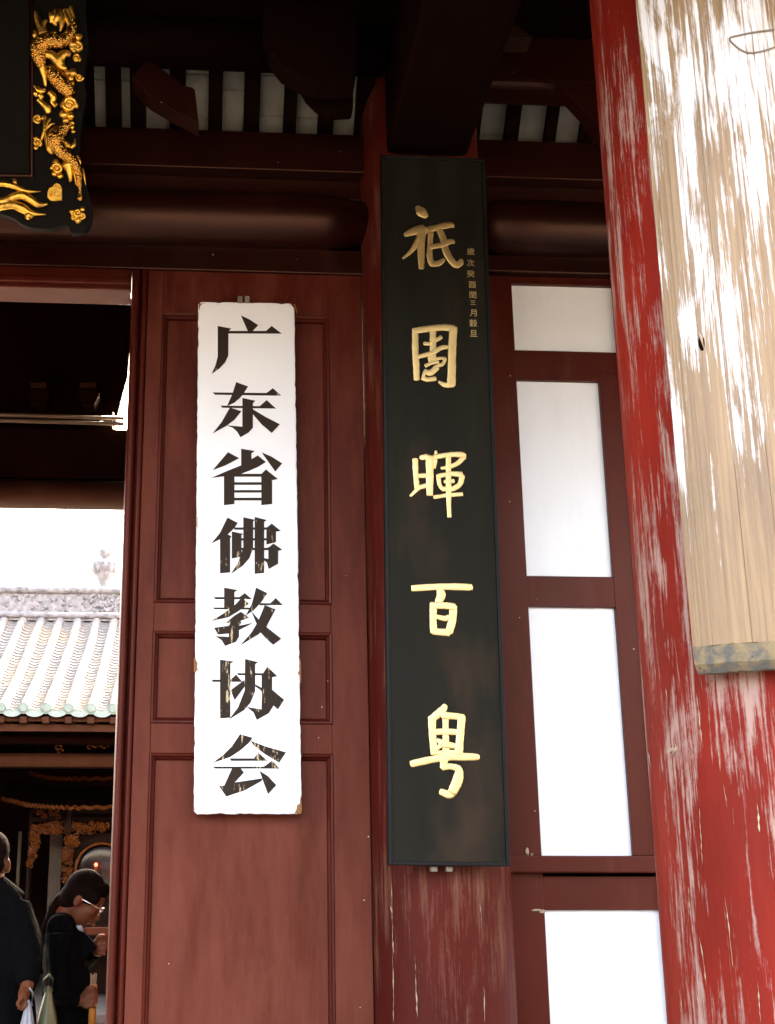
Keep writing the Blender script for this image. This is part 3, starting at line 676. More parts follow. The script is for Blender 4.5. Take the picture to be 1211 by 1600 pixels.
# ================================================================== SIGNS
# ------------------------------------------------------------------ white signboard
TILT = 0.0115
sc0 = Vector((0.140, 4.955, 2.889))
sign = thing('signboard', 'long white signboard with seven bold black characters hung on the red door', 'sign', tuple(sc0))
SW, SH = 0.2035, 1.0525
def sl(p):                       # world point -> sign local frame (tilted in its own plane)
    d = p - sc0; return Vector((d.x * cos(TILT) + d.z * sin(TILT) * -1 * -1, d.y, d.z))
shx = lambda zz: -TILT * zz       # sideways lean
bm = bmesh.new(); out = []
random.seed(11)
def edge_pts(a, c, n, j):
    for i in range(n):
        t = i / n; p = a.lerp(c, t); nn = (c - a).normalized(); o_ = Vector((-nn.y, nn.x)) * random.uniform(-j, j) * (0 if i == 0 else 1)
        if random.random() < 0.06: o_ += Vector((-nn.y, nn.x)) * 0.003
        yield p + o_
cr = 0.012
cs = [(-SW + cr, SH), (-SW, SH - cr), (-SW - 0.001, -SH + cr), (-SW + cr, -SH), (SW - cr * 1.4, -SH - 0.002), (SW, -SH + cr * 1.4), (SW - 0.001, SH - cr * 2), (SW - cr * 1.5, SH)]
for i in range(len(cs)):
    a, c = Vector(cs[i]), Vector(cs[(i + 1) % len(cs)]); n = max(1, int((c - a).length / 0.018))
    out += list(edge_pts(a, c, n, 0.0011))
def inset(p, d): return Vector((p.x - d * max(-1, min(1, p.x / (SW - 0.006))) if abs(p.x) > SW - 0.03 else p.x, p.y - d * (1 if p.y > 0 else -1) if abs(p.y) > SH - 0.03 else p.y))
n = len(out)
R0 = [bm.verts.new((p.x, 0.032, p.y)) for p in out]; R1 = [bm.verts.new((p.x, 0.004, p.y)) for p in out]
R2 = [bm.verts.new((inset(p, 0.0012).x, 0.0012, inset(p, 0.0012).y)) for p in out]; R3 = [bm.verts.new((inset(p, 0.004).x, 0.0, inset(p, 0.004).y)) for p in out]
for A_, B_ in ((R0, R1), (R1, R2), (R2, R3)):
    for i in range(n): bm.faces.new((A_[i], A_[(i + 1) % n], B_[(i + 1) % n], B_[i]))
f1 = bm.faces.new(R3); f2 = bm.faces.new(R0[::-1]); f1.normal_update(); f2.normal_update()
bmesh.ops.triangulate(bm, faces=[f1, f2])
bmesh.ops.recalc_face_normals(bm, faces=bm.faces)
me = bpy.data.meshes.new('board'); bm.to_mesh(me); bm.free()
o = link('board', me, M['sign_white']); o.parent = sign
sign.rotation_euler = (0, TILT, 0) if False else (0, -TILT, 0)
SINV = Matrix.Rotation(TILT, 3, 'Y')
def sign_pt(px, py):
    p = at(px, py, sc0.y) - sc0
    return SINV @ p
GLY = [
 (300, 460, 6.667, [
  [[(510,220),(600,262),(690,322),(635,380),(582,385)], [(380,382),(770,382),(830,330),(935,410),(380,408)],
   [(268,330),(410,358),(380,385),(378,640),(345,710),(290,770),(205,830),(245,740),(268,650)]],
  [[(215,1022),(775,1028),(842,978),(930,1056),(240,1046)], [(460,915),(585,960),(540,1030),(500,1080),(440,1130),(365,1165),(420,1040)],
   [(298,1160),(705,1166),(778,1102),(875,1190),(315,1182)],
   [(525,1080),(660,1110),(635,1135),(635,1390),(590,1440),(505,1490),(470,1430),(425,1390),(360,1365),(525,1380)],
   [(395,1180),(515,1220),(440,1310),(360,1370),(215,1450),(310,1330)],
   [(635,1200),(770,1280),(915,1355),(830,1445),(730,1360),(660,1280),(635,1250)]]]),
 (300, 680, 6.667, [
  [[(512,142),(655,165),(620,190),(620,250),(685,212),(770,280),(690,330),(600,370),(520,400),(440,430),(330,430),(200,445),(350,380),(512,315)],
   [(375,178),(492,240),(350,315),(215,365)], [(725,180),(830,225),(940,295),(868,380)], [(333,425),(442,425),(442,718),(333,730)],
   [(442,404),(725,404),(770,358),(895,458),(835,470),(835,718),(722,730),(722,432),(442,432)],
   [(440,492),(724,492),(724,518),(440,518)], [(440,574),(724,574),(724,598),(440,598)], [(440,654),(724,654),(724,680),(440,680)]],
  [[(370,858),(478,915),(440,970),(372,1035),(410,1052),(398,1075),(398,1430),(292,1440),(292,1085),(200,1130),(290,1020)],
   [(440,962),(540,962),(540,985),(440,985)], [(535,855),(655,882),(637,900),(637,1170),(600,1280),(530,1360),(405,1445),(480,1330),(535,1170)],
   [(653,852),(778,885),(752,905),(752,1435),(653,1445)], [(630,962),(660,962),(660,985),(630,985)],
   [(750,962),(780,962),(830,922),(925,998),(875,1005),(875,1115),(775,1140),(775,985),(750,985)],
   [(510,1075),(780,1075),(780,1098),(510,1098)], [(415,1005),(535,1030),(515,1040),(515,1265),(415,1285)], [(510,1175),(760,1175),(760,1198),(510,1198)],
   [(750,1178),(800,1170),(848,1130),(940,1195),(897,1205),(897,1340),(800,1395),(780,1330),(752,1305),(752,1282),(795,1290),(795,1200),(750,1198)]]]),
 (300, 900, 6.667, [
  [[(335,122),(475,147),(442,168),(442,345),(335,345)], [(225,220),(495,220),(550,178),(625,243),(245,242)],
   [(520,225),(592,290),(480,370),(380,430),(200,470),(330,390),(440,310)], [(215,330),(610,330),(610,350),(235,346)],
   [(510,372),(595,435),(500,470),(515,482),(490,520),(640,487),(490,565),(490,630),(460,685),(345,730),(310,670),(245,628),(385,635),(385,600),(270,610),(230,540),(380,520),(400,490),(350,490),(440,415)],
   [(668,122),(785,180),(720,275),(640,360),(560,412),(620,300)], [(705,285),(815,285),(872,230),(945,303),(705,305)],
   [(758,305),(870,348),(775,530),(690,610),(500,725),(620,590),(690,470)], [(620,370),(695,455),(760,520),(930,655),(845,718),(770,650),(715,590),(660,470)]],
  [[(292,872),(440,892),(400,910),(400,1475),(292,1485)], [(205,1080),(400,1080),(460,1028),(525,1103),(215,1103)],
   [(470,1013),(740,1013),(785,945),(890,1045),(835,1055),(835,1185),(960,1290),(895,1390),(850,1350),(800,1430),(675,1500),(640,1420),(570,1365),(725,1390),(725,1200),(660,1150),(660,1130),(725,1165),(725,1035),(480,1033)],
   [(553,865),(690,898),(658,920),(658,1200),(610,1320),(540,1400),(385,1495),(480,1370),(550,1190)], [(545,1085),(550,1150),(445,1293),(400,1190)]]]),
 (290, 1060, 6.055, [
  [[(515,528),(635,562),(600,610),(520,680),(420,745),(250,803),(350,730),(440,640)], [(612,590),(760,645),(950,700),(885,798),(740,710),(650,640)],
   [(418,757),(640,757),(690,705),(775,780),(430,780)], [(255,835),(740,835),(818,778),(888,853),(280,853)],
   [(440,850),(520,850),(552,890),(465,985),(725,945),(720,970),(560,1060),(385,1118),(315,1018),(365,1015)], [(700,875),(780,925),(858,1010),(780,1095),(740,990)]]]),
]
for ox, oy, s, chars in GLY:
    for ch in chars:
        bm = bmesh.new()
        for i, poly in enumerate(ch):
            pts = [sign_pt(ox + u / s, oy + v / s) + Vector((0, -0.0016 - i * 0.00025, 0)) for u, v in poly]
            add_prism(bm, pts, Vector((0, 0.0012, 0)))
        o = from_bm('character', bm, M['sign_black']); o.parent = sign
b = NB('bare wood under chipped paint'); M['chip'] = b.done(b.mix(b.noise(60), (0.3, 0.13, 0.03), (0.16, 0.06, 0.015)), 0.8)
def chip(pts):
    bm = bmesh.new(); vs = [bm.verts.new(sign_pt(x, y) + Vector((0, -0.0005, 0))) for x, y in pts]; f = bm.faces.new(vs); f.normal_update(); bmesh.ops.triangulate(bm, faces=[f])
    o = from_bm('paint_chip', bm, M['chip']); o.parent = sign
chip([(302.8, 1028), (305, 1027), (306.5, 1032), (309, 1036), (308, 1043), (309.5, 1046), (305.5, 1051), (302.8, 1050)])
chip([(470.2, 1029), (468.5, 1034), (469, 1045), (465, 1052), (468, 1056), (468.6, 1066), (470.4, 1068)])
chip([(470.6, 1240), (469, 1248), (468, 1256), (464, 1258), (463, 1265), (460, 1271), (470, 1271.5), (471.5, 1266)])
chip([(310.5, 474.5), (311, 487), (313, 478), (316, 475), (322, 473.6)]); chip([(461, 476), (458, 475), (462, 484), (463.5, 492), (464.3, 486)])
for px in (376, 387):
    p = at(px + 4, 469, sc0.y + 0.012) - sc0
    bm = bmesh.new(); add_box(bm, p.x - 0.011, p.x + 0.009, -0.004, 0.03, p.z - 0.02, p.z + 0.012, 0.002); o = from_bm('hanger', bm, M['iron']); o.parent = sign

# ------------------------------------------------------------------ black couplet board
BT = 0.0105
bc = Vector((0.8735, 4.66, 3.064)); BW, BH = 0.217, 1.419
blk = thing('couplet_board', 'tall black lacquered board with five gilded characters hung on the column', 'sign', tuple(bc))
blk.rotation_euler = (0, BT, 0)
BINV = Matrix.Rotation(-BT, 3, 'Y')
def blk_pt(px, py, h=0.0):
    p = BINV @ (at(px, py, bc.y) - bc); p.y -= h; return p
def bo(name, bm, m, smooth=False, parent=None):
    o = from_bm(name, bm, m, None, smooth); o.parent = parent or blk; return o
bm = bmesh.new(); add_box(bm, -BW + 0.014, BW - 0.014, 0.0, 0.03, -BH + 0.014, BH - 0.014, 0.0); bo('board', bm, M['board_black'])
for x0, x1, z0, z1 in ((-BW, -BW + 0.0135, -BH, BH), (BW - 0.0135, BW, -BH, BH), (-BW + 0.0138, BW - 0.0138, -BH, -BH + 0.0135), (-BW + 0.0138, BW - 0.0138, BH - 0.0135, BH)):
    bm = bmesh.new(); add_box(bm, x0, x1, -0.006, 0.042, z0, z1, 0.003); bo('rim', bm, M['rim_black'])
STROKES = [
 (600, 300, 6.667, [
  [(350,165,50),(385,205,95),(430,250,60)], [(225,445,45),(300,415,75),(400,385,80)], [(400,400,70),(350,520,60),(280,620,40),(200,690,22)],
  [(395,390,85),(385,520,75),(385,650,65),(388,790,50)], [(430,400,60),(560,370,60),(680,345,60),(720,358,36)],
  [(485,430,50),(480,560,50),(475,680,55),(500,755,52)], [(500,755,50),(570,745,55),(620,708,34)], [(495,575,50),(600,555,50),(690,520,52),(725,528,34)],
  [(580,400,60),(620,500,65),(640,600,65),(690,700,65),(750,762,60),(795,740,58),(803,715,40)]]),
 (600, 500, 6.667, [
  [(325,110,60),(325,300,62),(335,480,60),(340,612,55)], [(320,115,60),(450,95,65),(620,80,65),(720,90,70)], [(720,95,75),(710,300,75),(705,500,75),(700,660,80)],
  [(575,648,30),(640,680,50),(710,670,65)], [(510,120,60),(510,250,60),(510,400,60)], [(422,245,36),(465,250,36),(505,235,40)], [(530,215,40),(565,200,38),(590,182,40)],
  [(365,385,38),(500,345,46),(590,295,46),(655,285,42)], [(482,395,50),(500,440,60)], [(520,418,42),(580,400,30),(635,402,30)], [(638,405,28),(610,460,36),(560,478,34)],
  [(435,478,36),(490,455,30),(560,440,36)], [(430,530,40),(480,552,60),(545,500,56)], [(405,605,46),(455,622,46),(528,612,46)], [(408,590,30),(425,540,30)]]),
 (600, 680, 6.667, [
  [(325,260,55),(330,400,50),(345,560,50)], [(350,560,40),(310,600,30),(278,632,24)], [(390,235,50),(440,230,60),(490,245,60)], [(475,240,75),(475,400,70),(475,615,58)],
  [(330,425,45),(460,420,45)], [(345,552,45),(460,520,45)], [(540,172,24),(535,260,35),(522,338,30)], [(530,230,50),(680,205,50),(800,205,56),(840,215,38)],
  [(830,230,46),(770,290,45),(700,325,40)], [(602,345,32),(640,340,36),(680,325,40)], [(670,215,50),(670,400,50),(672,600,50),(675,740,40),(680,848,38)],
  [(560,430,45),(680,405,45),(800,410,56)], [(812,430,52),(790,510,48),(720,560,48)], [(565,430,40),(580,520,40),(620,565,40)], [(612,562,45),(700,560,54)],
  [(635,485,36),(720,480,40)], [(527,645,36),(670,625,40),(808,615,38)]]),
 (600, 880, 4.21, [
  [(195,165,38),(380,155,42),(555,158,42),(572,160,30)], [(370,180,45),(375,215,52),(355,258,40)], [(325,272,45),(322,360,40),(325,450,40)], [(320,280,40),(400,280,42),(455,288,44)],
  [(455,290,45),(450,370,45),(428,448,48)], [(330,450,40),(420,457,44)], [(348,352,26),(400,365,34),(425,355,30)]]),
 (600, 880, 4.21, [
  [(400,940,32),(380,970,48),(322,1018,44)], [(315,1020,45),(318,1130,40),(330,1248,40)], [(390,1002,40),(470,1008,40),(515,1018,44)], [(510,1018,44),(500,1130,44),(490,1248,46)],
  [(405,992,36),(405,1100,34),(408,1250,38)], [(330,1112,36),(400,1108,36),(490,1112,36)], [(352,1165,22),(400,1190,40),(480,1205,28)], [(345,1222,22),(385,1190,30)], [(338,1250,28),(490,1246,34)],
  [(185,1320,38),(300,1295,42),(430,1275,44),(580,1275,42),(615,1276,34)], [(395,1290,45),(390,1342,40)], [(390,1345,34),(440,1338,34),(490,1360,44),(482,1430,58),(452,1498,54)], [(378,1505,38),(430,1522,44),(462,1502,36)]]),
]
random.seed(5)
for ox, oy, s, strokes in STROKES:
    bm = bmesh.new()
    for i, st in enumerate(strokes):
        pts = spline(round_ends(st), 7)
        P = [blk_pt(ox + u / s, oy + v / s, 0.001 + (i % 4) * 0.0007) for u, v, _ in pts]
        sc = at(ox, oy, bc.y).y and (at(ox + 10, oy, bc.y) - at(ox, oy, bc.y)).length / 10
        R = [max(0.0006, w_ / s / 2 * sc * 1.14 * random.uniform(0.95, 1.06)) for _, _, w_ in pts]
        add_tube(bm, P, R, 20, 0.24, (0, -1, 0), True, 0.5)
    bo('character', bm, M['gilt'], True)
# small dated inscription, one character after another
SMALL = '\u6b72\u6b21\u7678\u9149\u958f\u4e09\u6708\u7a40\u65e6'
sy = [(735.5, 393), (735.5, 411), (735.5, 428), (738, 445), (739, 461), (739, 473), (739.5, 489), (739.5, 505), (740, 521)]
for ch, (px, py) in zip(SMALL, sy):
    cu = bpy.data.curves.new('inscription', 'FONT'); cu.body = ch; cu.size = 0.03; cu.extrude = 0.0008; cu.align_x = 'CENTER'; cu.align_y = 'CENTER'
    ob = bpy.data.objects.new('inscription', cu); C.objects.link(ob)
    bpy.context.view_layer.update()
    me = bpy.data.meshes.new_from_object(ob.evaluated_get(bpy.context.evaluated_depsgraph_get()))
    bpy.data.objects.remove(ob)
    p = blk_pt(px, py, 0.001)
    if len(me.vertices):
        cx_ = sum(v.co.x for v in me.vertices) / len(me.vertices); cy_ = sum(v.co.y for v in me.vertices) / len(me.vertices)
        lo = (min(v.co.x for v in me.vertices) + max(v.co.x for v in me.vertices)) / 2; ho = (min(v.co.y for v in me.vertices) + max(v.co.y for v in me.vertices)) / 2
        k = 1.12 if ch != '\u4e09' else 0.8
        for v in me.vertices: v.co = Vector((p.x + (v.co.x - lo) * k, p.y - v.co.z, p.z + (v.co.y - ho) * k))
        me.materials.clear(); o = link('inscription', me, M['gilt']); o.parent = blk
print('SMALL GLYPHS', len(me.vertices))
for px in (681, 705):
    p = blk_pt(px, 1358, -0.02); bm = bmesh.new(); add_box(bm, p.x - 0.014, p.x + 0.01, 0.02, 0.055, p.z - 0.009, p.z + 0.01, 0.003); bo('bottom_hook', bm, M['iron'])

# ------------------------------------------------------------------ curved bare wooden board on the front column
RI, RO = FRr + 0.035, FRr + 0.075
ZBT, ZTP = 2.068, 5.3
cb = thing('wooden_board', 'curved bare wooden board with flaked white and painted highlights hung on the front column', 'board', (FX, FY, ZBT))
def arcv(ang, r, zz): return Vector((FX + r * sin(ang), FY - r * cos(ang), zz))
A0 = -radians(50)
# find the left end angle from the board's left edge in the picture
best = min(range(-800, -200), key=lambda a: abs((lambda q: (lambda d: CX + F * d.x / -d.z)(ROT.transposed() @ (q - CAM)))(arcv(a / 1000, RO, 2.2)) - 1078))
A0 = best / 1000; print('board half angle', math.degrees(A0))
bounds = [A0, A0 + 0.145, A0 + 0.40, A0 + 0.62, A0 + 0.9, A0 + 1.2, -A0]
bounds = sorted(x for x in bounds if x <= -A0)
random.seed(21)
for i in range(len(bounds) - 1):
    a0, a1 = bounds[i] + (0.0012 if i else 0), bounds[i + 1] - 0.0012
    bm = bmesh.new(); n = 8; dr = random.uniform(-0.0015, 0.0015)
    zs = [ZBT + 0.062, ZBT + 0.6, ZBT + 1.2, ZBT + 1.8, ZBT + 2.4, ZTP]
    def rr(k, zi): return RO + dr + 0.0006 * sin(k * 2.1 + zi)
    o_ = [[bm.verts.new(arcv(a0 + (a1 - a0) * k / n, rr(k, zi), zz)) for k in range(n + 1)] for zi, zz in enumerate(zs)]
    in_ = [[bm.verts.new(arcv(a0 + (a1 - a0) * k / n, RI, zz)) for k in range(n + 1)] for zz in zs]
    for j in range(len(zs) - 1):
        for k in range(n):
            bm.faces.new((o_[j][k], o_[j][k + 1], o_[j + 1][k + 1], o_[j + 1][k])); bm.faces.new((in_[j][k], in_[j][k + 1], in_[j + 1][k + 1], in_[j + 1][k]))
        bm.faces.new((o_[j][0], in_[j][0], in_[j + 1][0], o_[j + 1][0])); bm.faces.new((o_[j][n], in_[j][n], in_[j + 1][n], o_[j + 1][n]))
    for k in range(n):
        bm.faces.new((o_[0][k], in_[0][k], in_[0][k + 1], o_[0][k + 1])); bm.faces.new((o_[-1][k], in_[-1][k], in_[-1][k + 1], o_[-1][k + 1]))
    be = [e for e in bm.edges if len(e.link_faces) == 2 and e.calc_face_angle(0) > 1]
    bmesh.ops.bevel(bm, geom=be, offset=0.0018, segments=2, affect='EDGES')
    from_bm('plank', bm, M['bare_wood'], cb)
# weathered bevelled bottom end
bm = bmesh.new(); n = 40; rings = []
for k in range(n + 1):
    a = A0 + (-2 * A0) * k / n; jz = random.uniform(-0.0015, 0.0015)
    rings.append([bm.verts.new(arcv(a, r, zz + jz)) for r, zz in ((RO + 0.001, ZBT + 0.0615), (RO - 0.003, ZBT + 0.02), (RO - 0.018, ZBT), (RI - 0.004, ZBT), (RI - 0.004, ZBT + 0.0615))])
for k in range(n):
    for j in range(5): bm.faces.new((rings[k][j], rings[k][(j + 1) % 5], rings[k + 1][(j + 1) % 5], rings[k + 1][j]))
bm.faces.new(rings[0]); bm.faces.new(rings[-1][::-1]); from_bm('end_band', bm, M['end_grain'], cb)
def on_board(px, py, h=0): return oncyl(px, py, FX, FY, RO + h)
bm = bmesh.new()                 # knot hole with splintered rim
c = on_board(1096, 536); nn = Vector((c.x - FX, c.y - FY, 0)).normalized(); q = nn.to_track_quat('Y', 'Z').to_matrix()
add_ellipsoid(bm, c, (0.008, 0.003, 0.022), q); from_bm('knot_hole', bm, M['dark_wood'], cb, True)
bm = bmesh.new(); add_tube(bm, [on_board(1090, 520, 0.002), on_board(1095, 526, 0.006), on_board(1100, 545, 0.004)], [0.002, 0.004, 0.001], 6); from_bm('splinter', bm, M['crack'], cb, True)
bm = bmesh.new(); wp = spline([(1210, 46), (1180, 50), (1155, 55), (1140, 60), (1150, 72), (1168, 82), (1190, 80), (1210, 74)], 5)
add_tube(bm, [on_board(x, y, 0.003) for x, y in wp], [0.0022] * len(wp), 6); from_bm('wire_loop', bm, M['iron'], cb, True)
bm = bmesh.new()
for _ in range(9):               # scrap of torn tape on the column
    a = random.random() * pi; p0 = oncyl(1055, 1171, FX, FY, FRr * 1.004 + 0.002); d = Vector((cos(a), -0.1, sin(a) * 0.55)) * random.uniform(0.01, 0.03)
    add_tube(bm, [p0 - d, p0, p0 + d], [0.0004, 0.0018, 0.0004], 5)
from_bm('web_scrap', bm, M['crack'], colf, True)

# ------------------------------------------------------------------ gilded dragon frame of the name plaque, upper left
pt_ = radians(13); PN = Vector((0, -cos(pt_), -sin(pt_))); PP = at(80, 356, 4.46)
plq = thing('dragon_plaque', 'dark hanging plaque whose frame is carved with a gilded dragon among clouds', 'plaque', tuple(PP))
MPP = (onp(90, 200, PP, PN) - onp(80, 200, PP, PN)).length / 10
A_ = lambda u, v: (15 + u / 8.65, 15 + v / 8.65)
B_ = lambda u, v: (15 + u / 8.65, 185 + v / 8.65)
def relief(bm, fn, pts, h=6, flat=0.8, seg=12, steps=6, scl=1.0):
    """tube following points traced on the plaque, (u, v, radius)"""
    sp = spline([(*fn(u, v), r / 8.65) for u, v, r in pts], steps)
    add_tube(bm, [onp(x, y, PP, PN, h * MPP) for x, y, r in sp], [max(0.4, r * 1.42) * MPP for x, y, r in sp], seg, flat, PN)
def swirl(bm, fn, u, v, R, turns=1.6, h=6, sg=1, ph=0.0, th=0.26):
    n = int(18 * turns); P = []; Q = []
    for j in range(n + 1):
        t = j / n; r = R * (1 - 0.82 * t); a = ph + sg * t * turns * 2 * pi
        P.append((u + r * cos(a), v + r * sin(a), R * th * (1 - 0.45 * t)))
    relief(bm, fn, P, h, 0.9, 8, 1)
    x, y = fn(u, v); add_ellipsoid(bm, onp(x, y, PP, PN, h * MPP), (R * 0.3 / 8.65 * MPP,) * 3, None, 10, 7)
    add_ellipsoid(bm, onp(x, y, PP, PN, (h - 4) * MPP), (R * 0.9 / 8.65 * MPP, 3.5 * MPP, R * 0.9 / 8.65 * MPP), None, 14, 8)
def pq(name, bm, m, smooth=True):
    if name not in ('flame', 'claw', 'fin'): return from_bm(name, bm, m, plq, smooth)
    bm.verts.index_update(); seen = set()
    for v0 in list(bm.verts):                      # each strand its own part
        if v0.index in seen: continue
        st, isl = [v0], []
        seen.add(v0.index)
        while st:
            v = st.pop(); isl.append(v)
            for e in v.link_edges:
                o2 = e.other_vert(v)
                if o2.index not in seen: seen.add(o2.index); st.append(o2)
        ids = {v: i for i, v in enumerate(isl)}; fs = {f for v in isl for f in v.link_faces}
        me = bpy.data.meshes.new(name); me.from_pydata([v.co[:] for v in isl], [], [[ids[v] for v in f.verts] for f in fs])
        b2 = bmesh.new(); b2.from_mesh(me); from_bm(name, b2, m, plq, smooth); bpy.data.meshes.remove(me)
    bm.free()
# backing: wavy edged dark board, and the black name panel inside it
edge = spline([(133, -260), (136, -120), (134, 20), (138, 62), (136, 85), (131, 120), (134, 150), (129, 185), (125, 215), (124, 245), (129, 272), (138, 300), (143, 325), (142, 345), (133, 360), (112, 364), (104, 352), (80, 357), (52, 356), (34, 350), (15, 338), (-30, 330), (-120, 336), (-300, 330), (-620, 334)], 4)
out = [onp(x, y, PP, PN, 0) for x, y in edge] + [onp(-620, -260, PP, PN, 0)]
bm = bmesh.new(); add_prism(bm, out, -PN * 0.05); pq('backing', bm, M['plaque_black'], False)
bm = bmesh.new(); add_prism(bm, [onp(x, y, PP, PN, 0.006) for x, y in ((46, -240), (46, 272), (-600, 262), (-600, -240))], -PN * 0.004); pq('name_panel', bm, M['plaque_black'], False)
bm = bmesh.new(); add_tube(bm, [onp(x, y, PP, PN, 0.006) for x, y in ((50, -240), (50, 276), (-600, 268))], [0.009] * 3, 8, nrm=PN); pq('panel_bead', bm, M['beam_red'])
# the dragon: three visible coils
bm = bmesh.new()
relief(bm, A_, [(868, 150, 24), (862, 260, 44), (800, 400, 58), (690, 470, 66), (560, 450, 78), (440, 500, 88), (400, 620, 80), (440, 760, 56), (480, 800, 30)], 9, 0.8, 16)
relief(bm, A_, [(540, 800, 40), (600, 890, 72), (690, 1000, 84), (780, 1100, 76), (830, 1190, 55)], 8, 0.8, 16)
relief(bm, B_, [(845, 90, 22), (750, 160, 50), (650, 260, 86), (640, 370, 84), (700, 465, 66), (815, 555, 56), (895, 645, 47), (935, 750, 38), (948, 890, 28), (958, 1000, 14), (960, 1110, 24), (958, 1140, 6)], 9, 0.8, 16)
pq('dragon_body', bm, M['gilt_scales'])
bm = bmesh.new()                 # back fins
for k in range(14):
    t = k / 13; u = 850 - 420 * t; v = 300 + 60 * t - 40 * sin(t * 3)
    if k > 6: relief(bm, A_, [(u, v + 60, 16), (u - 10, v + 20, 3)], 9, 0.5, 6, 2)
for k in range(10): relief(bm, B_, [(640 + k * 26, 470 + k * 16, 14), (622 + k * 26, 505 + k * 17, 3)], 7, 0.5, 6, 2)
for k in range(9): relief(bm, A_, [(470 + k * 4, 800 + k * 28, 26 - 2 * k), (425 + k * 6, 830 + k * 27, 4)], 7, 0.5, 6, 2)
relief(bm, A_, [(455, 800, 40), (480, 920, 26), (500, 1065, 6)], 8)
for k in range(5): relief(bm, B_, [(720 + 28 * k, 290 + 24 * k, 18), (760 + 26 * k, 380 + 8 * k, 14), (830 + 8 * k, 405 - 2 * k, 5)], 4, 0.7, 8, 4)
relief(bm, B_, [(830, 410, 24), (875, 370, 20), (888, 290, 6)], 5)
pq('fin', bm, M['gilt_carving'])
bm = bmesh.new()                 # mane and flame strands at the top
for st in ([(350, 40, 14), (385, 150, 30), (430, 260, 42), (460, 350, 50)], [(500, 160, 20), (460, 240, 26), (470, 330, 20)], [(560, 30, 26), (590, 120, 42), (570, 210, 16)],
           [(640, 20, 34), (650, 120, 44), (620, 200, 30), (640, 240, 8)], [(690, 20, 26), (720, 130, 30), (710, 230, 24), (690, 320, 6)], [(740, 20, 22), (780, 120, 30), (810, 220, 26), (800, 300, 14)],
           [(790, 20, 20), (835, 130, 24), (850, 260, 20)], [(830, -20, 16), (872, 120, 16), (885, 230, 8)], [(345, 300, 12), (345, 360, 22), (350, 410, 8)]):
    relief(bm, A_, st, 6, 0.8, 8, 5)
for st in ([(790, 640, 60), (820, 740, 34), (828, 870, 14)], [(890, 700, 30), (905, 800, 24), (915, 900, 14), (950, 960, 4)], [(995, 690, 8), (1015, 790, 14), (1035, 920, 4)], [(920, 520, 12), (955, 590, 14), (965, 640, 4)]):
    relief(bm, B_, st, 6, 0.8, 8, 5)
pq('flame', bm, M['gilt_carving'])
bm = bmesh.new()                 # legs and claws
for st in ([(500, 640, 42), (580, 650, 46), (650, 720, 44), (720, 810, 36), (780, 820, 20)], [(700, 790, 40), (690, 690, 50), (760, 625, 40), (830, 645, 24)], [(385, 1240, 16), (450, 1290, 28), (520, 1360, 36), (535, 1430, 26)],
           [(340, 1050, 10), (400, 1120, 22), (470, 1130, 18), (500, 1110, 6)], [(345, 1080, 10), (360, 1160, 26), (380, 1200, 12)], [(390, 1060, 8), (430, 1110, 18), (490, 1095, 5)], [(400, 1180, 24), (440, 1200, 26), (420, 1240, 10)],
           [(540, 1140, 26), (600, 1200, 34), (590, 1280, 26), (640, 1330, 30)]):
    relief(bm, A_, st, 8, 0.85, 9, 5)
for st in ([(490, 190, 24), (485, 100, 18), (478, 5, 8)], [(490, 180, 20), (520, 90, 16), (560, 20, 6)], [(490, 180, 18), (560, 110, 15), (620, 95, 6)], [(480, 190, 20), (455, 260, 15), (440, 315, 10)], [(490, 200, 20), (520, 320, 28), (560, 450, 36), (600, 490, 20)]):
    relief(bm, B_, st, 8, 0.85, 9, 5)
pq('claw', bm, M['gilt_carving'])
def cloud(items):
    bm = bmesh.new()
    for it in items:
        if it[0] == 's': swirl(bm, *it[1:])
        else:
            _, fn, u, v, R = it; x, y = fn(u, v); add_ellipsoid(bm, onp(x, y, PP, PN, 5 * MPP), (R * 1.2 / 8.65 * MPP, R * 0.9 / 8.65 * MPP, R * 1.2 / 8.65 * MPP), None, 14, 9)
    pq('cloud', bm, M['gilt_carving'])
cloud([('s', A_, 930, 520, 80, 1.6, 6, 1, 2), ('b', A_, 860, 480, 55), ('b', A_, 860, 540, 40), ('b', A_, 935, 385, 48), ('s', A_, 900, 660, 60, 1, 3, -1, 1)])
cloud([('b', A_, 765, 940, 42), ('b', A_, 825, 945, 44), ('b', A_, 830, 1010, 48), ('b', A_, 785, 870, 40), ('s', A_, 945, 930, 55, 1.3, 5, 1, 0), ('b', A_, 860, 870, 50)])
cloud([('s', A_, 815, 1310, 100, 2.0, 8, -1, 0.5), ('b', A_, 730, 1310, 40), ('b', A_, 740, 1430, 55), ('b', A_, 830, 1450, 45)])
cloud([('s', A_, 385, 1490, 60, 1.4, 6, 1, 1), ('b', A_, 470, 1480, 36)])
cloud([('s', B_, 380, 345, 60, 1.4, 6, -1, 1), ('b', B_, 365, 410, 30), ('b', B_, 360, 280, 30)])
cloud([('s', B_, 650, 700, 76, 1.5, 7, 1, 3), ('b', B_, 610, 760, 34), ('b', B_, 690, 790, 36), ('b', B_, 770, 640, 50), ('b', B_, 630, 610, 40)])
cloud([('b', B_, 770, 40, 46), ('b', B_, 840, 70, 40), ('b', B_, 865, 190, 26), ('b', B_, 850, 130, 30)])
cloud([('s', B_, 930, 1290, 60, 1.4, 8, 1, 0), ('s', B_, 985, 1330, 48, 1.3, 8, -1, 2), ('s', B_, 870, 1350, 46, 1.3, 8, 1, 4), ('b', B_, 850, 1270, 34), ('b', B_, 930, 1390, 40), ('b', B_, 990, 1240, 34)])
